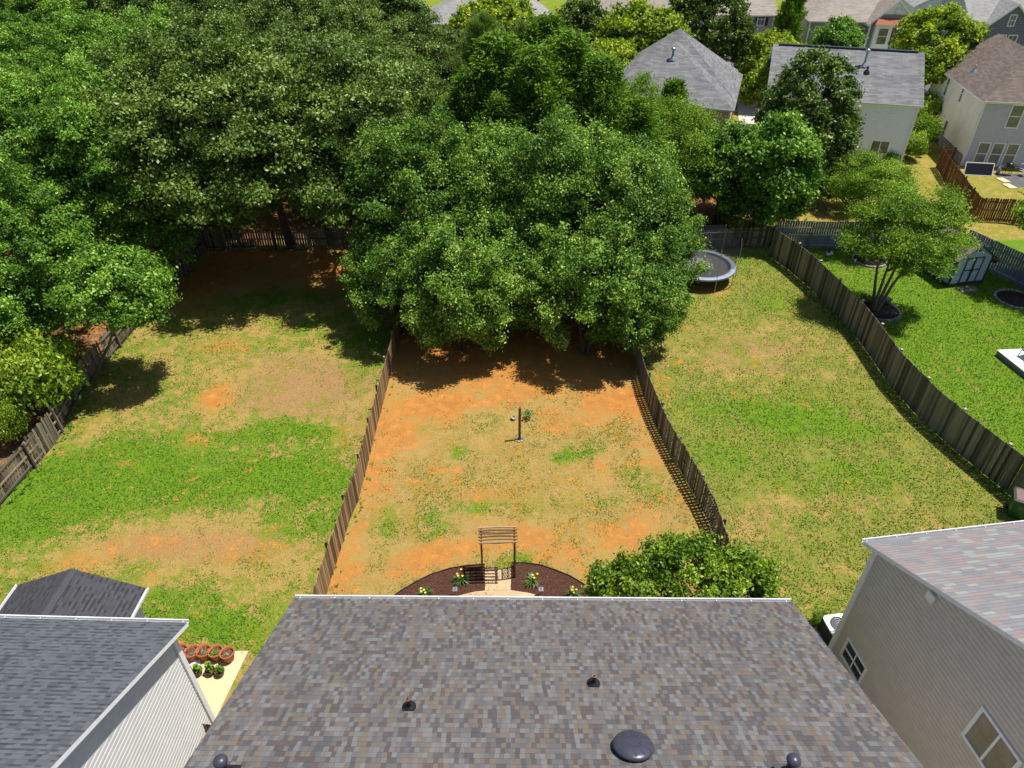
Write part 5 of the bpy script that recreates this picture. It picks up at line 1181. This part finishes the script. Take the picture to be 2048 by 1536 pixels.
K('gum1', [(0, 0, 7, 3.9, 3.8, 4.4), (1.8, -1.6, 6.2, 2.7, 2.6, 2.9), (-1.8, 1.2, 7.4, 2.6, 2.6, 3.4), (.4, -2.4, 3.9, 2.6, 2.2, 2.2)], 400, 125000, .155, .5, 'light', 31, 11.5, .22, 'pale_bark', 2, **lt)
K('gum2', [(0, 0, 7.4, 3.4, 3.6, 4.8), (-1.6, -1.6, 5.8, 2.6, 2.6, 3.0), (1.9, .9, 6.4, 2.4, 2.6, 3.2)], 380, 120000, .155, .5, 'light', 32, 12, .22, 'pale_bark', 2, **lt)
K('gum_small', [(3.0, 0, 5.0, 2.2, 2.1, 1.6), (4.1, -.4, 4.3, 1.4, 1.3, 1.1), (1.9, .3, 4.4, 1.4, 1.3, 1.2)], 160, 48000, .14, .4, 'light', 33, 5.0, .12, 'pale_bark', 1, lean=(3.0, 0), **lt)
K('bright1', [(0, 0, 5.6, 3.8, 3.8, 3.9), (1.6, -1.4, 5, 2.6, 2.5, 2.6), (-1.6, 1, 6.2, 2.4, 2.4, 2.8)], 260, 46000, .3, .55, 'bright', 41, 9, .2, stretch=(1, 1, .95), zmin=-.5)
K('bright2', [(0, 0, 4.6, 3.2, 3.2, 3.2), (1.2, .8, 5.6, 2.0, 2.0, 2.4)], 200, 38000, .3, .52, 'bright', 42, 8, .18, stretch=(1, 1, .95), zmin=-.5)
K('dark1', [(0, 0, 5.8, 3.7, 3.6, 4.0), (1.4, -1.2, 5.2, 2.4, 2.4, 2.8), (-1.4, .8, 7.0, 2.3, 2.3, 2.9)], 260, 50000, .26, .55, 'dark', 51, 10, .22, zmin=-.6)
K('dark2', [(0, 0, 5.8, 3.3, 3.3, 4.6), (.8, -1.2, 4.6, 2.3, 2.4, 3.0), (-1.5, .3, 6.4, 2.0, 2.0, 3.0)], 240, 52000, .23, .52, 'oak', 52, 10, .2, zmin=-.7)
K('airy', [(.6, 0, 6.2, 3.4, 3.3, 2.6), (-1.8, .6, 5.2, 2.0, 2.0, 1.9), (2.6, -.6, 4.8, 2.0, 2.0, 1.8), (.4, -1.6, 4.4, 2.0, 1.8, 1.6)], 160, 62000, .13, .7, 'airy', 61, 8.2, .22, 'pale_bark', 4, lean=(.5, .3), spread=.7, nb=60, stretch=(1.2, 1.2, .6), zmin=-.5, shell=(.4, 1.0), rad=(.2, 1.1))
K('feather', [(0, 0, 5.2, 2.5, 2.4, 3.0), (.9, -.8, 3.8, 1.9, 1.8, 2.2)], 120, 52000, .12, .75, 'airy', 62, 8, .13, zmin=-.7, stretch=(1.1, 1.1, .7))
K('leafy_green', [(0, 0, 4.6, 2.9, 2.8, 3.4), (-1.0, -.8, 3.6, 2.1, 2.0, 2.2), (1.2, .4, 5.2, 1.9, 1.9, 2.2)], 200, 44000, .22, .48, 'light', 63, 8, .15, zmin=-.7)
K('bush', [(-1.7, -.3, 2.5, 1.7, 1.7, 1.7), (0, .1, 2.9, 2.0, 1.8, 2.0), (1.6, 0, 2.6, 1.8, 1.7, 1.8), (-2.7, .5, 1.9, .9, .9, 1.0), (2.7, -.5, 1.9, 1.1, 1.1, 1.2)], 280, 46000, .165, .33, 'bush', 71, 4.2, .09, 'pale_bark', 4, spread=1.3, zmin=-.6, asp=.5)
K('shrub', [(0, 0, .9, 1.3, 1.3, .95)], 60, 20000, .13, .38, 'bush', 72, 1.3, .05, zmin=-.3)
K('understory', [(0, 0, 1.5, 2.2, 1.8, 1.4), (1.4, .3, 1.2, 1.3, 1.2, 1.0)], 70, 26000, .15, .55, 'dark', 73, 2.4, .06, stems=3, zmin=-.4)
def KC(k, h, r0, ns, ls, lm, seed, tr=.16, bark='bark', **kw):
    c, P = conifer_crown('crown', h, r0, ns, ls, LM[lm], seed, **kw); kind(k, c, trunk_mesh('trunk', P, h, tr, M[bark], seed, nb=20))
KC('cypress', 11, 3.3, 1500, .26, 'conifer', 81, per=46, spl=.85, pw=.75)
KC('cypress_b', 10.5, 2.9, 1400, .26, 'conifer', 83, per=46, spl=.8, pw=.62)
KC('slim_cypress', 8, 1.5, 1300, .26, 'conifer', 82, per=20, spl=.4, pw=.45, upb=.9)
KC('pine', 12, 3.0, 420, .5, 'pine', 84, per=60, spl=.55, asp=.07, pw=.5, z0=.4, upb=1.2)
used = {}
def tree(k, x, y, s, rz, label, name='tree', cat='tree', group=None, sz=None, tilt=(0, 0)):
    e = empty(name, (x, y, 0), rz, label, cat, group); e.scale = (s, s, sz or s); e.rotation_euler = (tilt[0], tilt[1], rz)
    for d, nm in zip(KINDS[k], ('crown', 'trunk')):
        o = bpy.data.objects.new(nm, d); COL.objects.link(o); o.parent = e
    return e
gg = 'round maples across the back of the clay yard'
for a in [('maple1', -5.10, 36.6, .98, 0.3, 'leftmost big maple, overhanging the left fence of the clay yard'), ('maple2', -1.50, 38.0, .98, 2.0, 'big maple second from the left at the back of the clay yard'),
          ('maple1', 2.20, 37.6, .98, 4.0, 'middle big maple at the back of the clay yard, below the dark conifers'), ('maple2', 5.80, 37.6, .97, 5.3, 'big maple second from the right at the back of the clay yard'),
          ('maple1', 7.15, 35.8, .86, 1.2, 'rightmost big maple, leaning over the fence next to the trampoline'), ('maple3', -2.70, 31.9, 1.05, .6, 'low front maple on the left, its lobe over the shaded clay'),
          ('maple3', 4.00, 31.4, 1.08, 2.9, 'low front maple reaching nearest the timber post'), ('maple3', 0.60, 33.6, 1.0, 4.2, 'low maple in the dim middle of the front row'), ('maple3', 6.40, 32.0, .95, 5.1, 'low front maple on the right, touching the dark brown fence'), ('maple3', -6.10, 33.4, .95, 3.0, 'low maple pushing over the left fence with the darkest leaf tip')]:
    tree(*a, name='maple_tree', group=gg)
go = 'dark glossy oaks along the back of the left yard'
for i, a in enumerate([('oak_front', -9.8, 44.8, 1.1, .05, 'front dark oak right of centre, drooping over the shaded back fence'), ('oak_front', -15.2, 44.6, 1.15, -.12, 'front dark oak whose low boughs hang over the left yard'), ('oak_front', -20.4, 47.2, 1.1, .1, 'dark oak at the rear left fence corner'),
          ('oak2', -9.2, 50.5, .92, 2.2, 'dark oak directly left of the dark conifers'), ('oak1', -14.5, 53.5, 1.02, 1.1, 'dark oak in the middle of the second row'), ('oak2', -21, 55.5, 1.0, 4.4, 'dark oak of the second row near the roof glimpse'),
          ('oak2', -8.2, 61.5, .92, .7, 'dark oak in front of the pale hipped roof wall'), ('oak1', -12.5, 56.5, .86, 2.9, 'dark oak just below the pale hipped roof'), ('oak2', -17.5, 61.5, 1.05, 5.2, 'dark oak of the third row, centre of the woods'), ('oak1', -24.5, 63.5, 1.0, .9, 'dark oak at the top edge above the roof glimpse'), ('oak2', -15.5, 66.5, 1.0, 1.9, 'dark oak cut by the top edge left of the pale hipped roof'), ('oak1', -20.5, 70, 1.0, 3.6, 'rearmost dark oak at the top edge')]):
    tree(*a, name='oak_tree', group=go)
gl = 'lighter green trees in the woods beyond the left fence'
for a in [('gum1', -25.3, 32.0, .9, .2, 'light green tree standing behind the left fence, its lobes over the rails'), ('gum2', -27.5, 38.0, .95, 1.6, 'light green tree halfway up the left edge woods'), ('gum1', -22.8, 40.0, 1.0, .6, 'light green tree bulging over the upper left fence'), ('gum2', -31.5, 44.0, 1.0, 3.1, 'tall light green tree at the left edge of the photo'),
          ('gum1', -26.0, 46.5, 1.0, 2.4, 'light green tree left of the front dark oaks'), ('gum2', -29.5, 53.5, 1.0, 4.7, 'light green tree with bare trunk showing near the top left'), ('gum1', -36.5, 53.0, 1.0, .8, 'light green tree at the upper left edge'), ('gum2', -35.0, 61.5, 1.02, 5.6, 'light green tree near the top left corner'), ('gum1', -29.5, 64, 1.0, 1.3, 'light green tree at the top edge left of the oaks'), ('gum2', -43.0, 63.0, 1.0, 2.0, 'light green tree filling the top left corner'), ('gum2', -26.5, 27.5, .8, 2.7, 'light green tree low on the left edge above the bright shrub')]:
    tree(*a, name='woodland_tree', group=gl)
for i, (x, y, k) in enumerate([(-18.5, 73, 'oak1'), (-52, 72, 'gum1'), (-44, 76, 'gum2'), (-36, 74, 'oak1'), (-29, 78, 'oak2'), (-22, 80, 'oak1'), (-15, 79, 'oak2'), (-60, 84, 'gum2'), (-50, 88, 'oak2'), (-40, 88, 'oak1'), (-31, 92, 'oak2'), (-22, 94, 'oak1'), (-48, 56, 'gum2'), (-33, 34, 'gum2'), (-30, 24, 'gum1')]):
    tree(k, x, y, 1.12, i*1.7, 'tree deep in the woods along the top left edge', 'woodland_tree', group='far trees of the left woods')
tree('gum_small', -21.6, 29.0, 1.0, 0, 'round low lobe of green leaves leaning over the left fence onto the lawn', 'woodland_tree', sz=1.05)
p = G(75, 775, 1.6); tree('shrub', p.x, p.y, 1.35, .3, 'bright green leafy shrub behind the left fence', 'shrub', 'shrub', sz=2.0)
p = G(25, 870, .6); tree('shrub', p.x, p.y, .55, 1.0, 'small bright green sprout outside the nearest part of the left fence', 'shrub', 'shrub', sz=1.2)
gc = 'dark feathery conifers behind the maples'
for a in [('cypress', -2.8, 47.0, .95, 0, 'leftmost dark conifer beside the dark oaks'), ('cypress_b', -1.0, 48.0, 1.2, 1.2, 'pointed dark conifer below the pine'), ('cypress', 1.4, 46.0, 1.1, 2.0, 'shorter dark conifer in the middle of the row'), ('cypress_b', 3.6, 48.0, 1.2, 3.0, 'tallest dark conifer right of the pine'), ('cypress', 5.6, 46.2, 1.05, 4.0, 'dark conifer left of the hipped roof'), ('cypress_b', 7.8, 45.6, .9, 5.0, 'rightmost dark conifer in front of the hipped roof corner'), ('cypress', 2.4, 53.0, 1.15, .7, 'dark conifer rising behind the row near the white house wall')]:
    tree(*a, name='conifer_tree', group=gc)
tree('pine', -2.2, 56.5, 1.02, .4, 'loose yellow green pine with visible dark stems below the pale hipped roof', 'pine_tree')
tree('pine', 1.0, 58.5, .95, 2.4, 'smaller loose pine between the first pine and the tallest conifer', 'pine_tree')
for a in [('bright1', -1.0, 77.0, 1.12, .5, 'bright yellow green maple above the pine, covering the pale hipped roof edge'), ('bright2', 2.0, 72, 1.0, 1.5, 'bright maple left of the far white gable house'), ('dark1', 7.2, 80, 1.0, 2.2, 'darker tree at the top edge right of the far white gable house'), ('bright1', 12.3, 76, 1.08, 3.3, 'wide bright maple just above the hipped roof peak'), ('bright2', 9.0, 70, 1.0, 4.4, 'bright maple filling the space left of the hipped roof peak'),
          ('dark1', 20.8, 82, 1.12, .3, 'large dark round tree left of the shuttered house'), ('bright2', 27.3, 78, .88, 2.0, 'bright yellow green tree in front of the brick garage'), ('bright1', 41.4, 75, 1.05, 5.0, 'large yellow green maple right of the white back house roof'), ('bright2', 24.3, 69.5, .8, 1.0, 'yellow green tree beside the left end of the white back house roof')]:
    tree(*a, name='maple_tree', group='bright maples along the street')
tree('leafy_green', 35.5, 84, .95, .2, 'fine leaved green tree before the taupe gabled house', 'street_tree')
tree('slim_cypress', 34.2, 96, 1.15, 0, 'narrow dark cypress beside the shuttered house', 'cypress_tree')
tree('dark2', 22.2, 54.5, 1.0, .8, 'big dark tree covering the left half of the white back house', 'tree')
tree('leafy_green', 17.6, 46.5, 1.02, 1.0, 'light green tree in front of the big dark tree', 'tree')
tree('leafy_green', 14.6, 47.5, .9, 3.0, 'mid green tree above the trampoline', 'tree')
tree('feather', 11.2, 48.5, 1.05, 0, 'feathery bright green tree before the hipped roof', 'tree')
tree('slim_cypress', 11.6, 53.0, 1.08, 1.0, 'small dark upright tree against the hipped roof', 'tree')
tree('feather', 8.9, 51.5, .8, 2.0, 'thin pale green tree against the left part of the hipped roof', 'tree', sz=1.15)
tree('airy', 21.5, 36.1, .85, .2, 'airy multi stemmed tree over the flowered ring on the lush lawn', 'lawn_tree')
tree('airy', 23.8, 44.2, .72, 2.5, 'smaller airy tree by the painted fence', 'lawn_tree')
tree('airy', 33.6, 38.6, .92, 3.4, 'airy tree entering at the right edge above the third stone ring', 'lawn_tree')
c = G(1365, 1130, 3.2); tree('bush', c.x+.12, c.y-.5, .88, -.05, 'broad glossy green bush tree rising over the gutter of the patchwork roof', 'glossy_bush', 'bush')
for i, (px, py, k, s, sz, lb) in enumerate([(1838, 262, 'shrub', 1.35, 1.7, 'rounded clipped shrub between the white and sun toned house walls'), (1812, 318, 'shrub', .9, 1.2, 'bright shrub at the foot of the white back house corner'), (1835, 300, 'shrub', .9, 1.5, 'reddish tipped shrub near the brown fence top'), (1488, 200, 'shrub', 1.5, 1.9, 'green shrub at the right foot of the hipped roof'),
        (1985, 88, 'shrub', 1.6, 1.6, 'yellow green shrub before the lavender house'), (1500, 468, 'understory', 1.25, 1.5, 'dark undergrowth behind the trampoline'), (1440, 440, 'understory', 1.1, 1.6, 'dark undergrowth deeper in shade left of the painted fence corner'), (1690, 420, 'understory', .9, 1.3, 'green undergrowth on the far side of the painted fence'),
        (1620, 400, 'understory', 1.0, 1.4, 'bushy green growth below the white back house'), (1775, 338, 'shrub', .55, .8, 'tall green shrub in front of the white back house corner'), (460, 470, 'understory', .6, 1.1, 'small green sapling in front of the shaded back fence'), (1640, 1252, 'shrub', .22, .3, 'low green weeds between the two nearest roofs')]):
    p = G(px, py); tree(k, p.x, p.y, s, i*1.3, lb, 'shrub', 'shrub', sz=sz)
for i, (x, y, s) in enumerate([(42, 128, 1.3), (52, 130, 1.4), (60, 127, 1.3), (70, 132, 1.5), (30, 134, 1.4), (16, 130, 1.4), (4, 128, 1.3), (82, 128, 1.5)]):
    tree('dark1', x, y, s, i*1.1, 'dark tree in the row along the far top edge', 'far_tree', group='trees behind the far fences')

def weeds(name, label, P, n, seed, w=.35, hh=.25):
    rn = random.Random(seed); mb = MB(); seg = [(Vector((*a, 0)), Vector((*b, 0))) for a, b in zip(P, P[1:])]
    for k in range(n):
        a, b_ = rn.choice(seg); p = a.lerp(b_, rn.random())+Vector((rn.uniform(-w, w)+.1, rn.uniform(-.2, .2), 0)); s = rn.uniform(.4, 1)*hh
        for j in range(7):
            q = rn.random()*6.28; d_ = Vector((math.cos(q), math.sin(q), rn.uniform(.6, 2))).normalized()*s; sd = Vector((-math.sin(q), math.cos(q), 0))*s*.13
            mb.mesh([p-sd*.5, p+sd*.5, p+d_*.6+sd, p+d_, p+d_*.6-sd], [(0, 1, 2, 3, 4)], 0, rn.random())
    tag(mb.build(name, M['leaf_bright']), label, 'weeds', kind='stuff')
weeds('weeds', 'tufts of weeds along the foot of the left woods fence', l1, 160, 1)
weeds('weeds', 'sparse weeds along the fence left of the clay yard', [p for p in l2 if p[1] < 32], 60, 2, .25, .16)
weeds('weeds', 'weeds and long grass at the foot of the tall curved fence', [(x-.35, y) for x, y in l4], 260, 3, .25, .22)
# ---------------------------------------------------------------- grass blades and weeds standing on the lawns
def make_grass():
    rng = np.random.default_rng(77); n = 420000
    X = rng.uniform(-24, 34, n); Y = 11.5+34*rng.random(n)**1.35
    # stay in view
    k = np.abs(X) < (Y*.8+HC*.6)*.78+2; X, Y = X[k], Y[k]
    g, d, lu, li, tn = masks(X, Y)
    nz = (vnoise(X, Y, .9, 1)-.5)*.9+(vnoise(X, Y, .35, 2)-.5)*.7+(vnoise(X, Y, .14, 3)-.5)*.5
    keep = (rng.random(len(X)) < np.clip(1.0-d*1.2-li*1.2+nz*1.2, 0, 1))
    bx = [tuple(p)[:2] for p in []]
    inP = lambda X, Y, P: (X > min(p.x for p in P)) & (X < max(p.x for p in P)) & (Y > min(p.y for p in P)) & (Y < max(p.y for p in P))
    keep &= ~(inP(X, Y, pat)); keep &= ~((np.abs(X-.5) < 4.2) & (Y < 15.6)); keep &= ~((Y > 18) & (np.hypot(X-11.95, Y-40.15) < 2.1))
    for q in (G(1757, 622), G(1738, 521), G(2032, 600)): keep &= np.hypot(X-q.x, Y-q.y) > 1.3
    X, Y, g, lu, tn, nz = X[keep], Y[keep], g[keep], lu[keep], tn[keep], nz[keep]; n = len(X)
    gr = np.clip((g-.5+nz*1.5)*1.4+.5+rng.normal(size=n)*.15, 0, 1)
    h = np.where(gr > .5, rng.uniform(.02, .07, n), rng.uniform(.012, .04, n))*(1+.6*np.clip(g, 0, 1)); a = rng.uniform(0, 6.28, n); w_ = rng.uniform(.012, .03, n)
    lean = h[:, None]*rng.normal(size=(n, 2))*.8
    B0 = np.stack([X-np.cos(a)*w_, Y-np.sin(a)*w_, np.full(n, -.002)], 1); B1 = np.stack([X+np.cos(a)*w_, Y+np.sin(a)*w_, np.full(n, -.002)], 1)
    T = np.stack([X+lean[:, 0], Y+lean[:, 1], h], 1); V = np.stack([B0, B1, T], 1).reshape(-1, 3)
    tint = np.clip(gr*.55+.0+rng.uniform(0, .2, n)+.22*np.clip(lu, 0, 1)*(gr > .5), 0, 1)
    m, t, b = newmat('grass_blade'); at = N(t, 'ShaderNodeAttribute', attribute_name='tint').outputs['Fac']
    rp = ramp(t, [(0, (.38, .28, .14)), (.25, (.3, .24, .1)), (.45, (.2, .22, .045)), (.65, (.13, .22, .025)), (1, (.05, .14, .01))]); L(t, at, rp.inputs[0]); L(t, rp.outputs[0], b.inputs['Base Color'])
    b.inputs['Roughness'].default_value = .7; b.inputs['Specular IOR Level'].default_value = .2
    me = np_mesh('grass', V, np.arange(len(V)).reshape(-1, 3), tint, m, 3)
    o = bpy.data.objects.new('grass', me); COL.objects.link(o); tag(o, 'short patchy grass blades covering the lawns', 'grass', kind='stuff')
make_grass()
scn.cycles.max_bounces = 6; scn.cycles.diffuse_bounces = 3; scn.cycles.transparent_max_bounces = 6; scn.cycles.transmission_bounces = 3; scn.cycles.glossy_bounces = 2
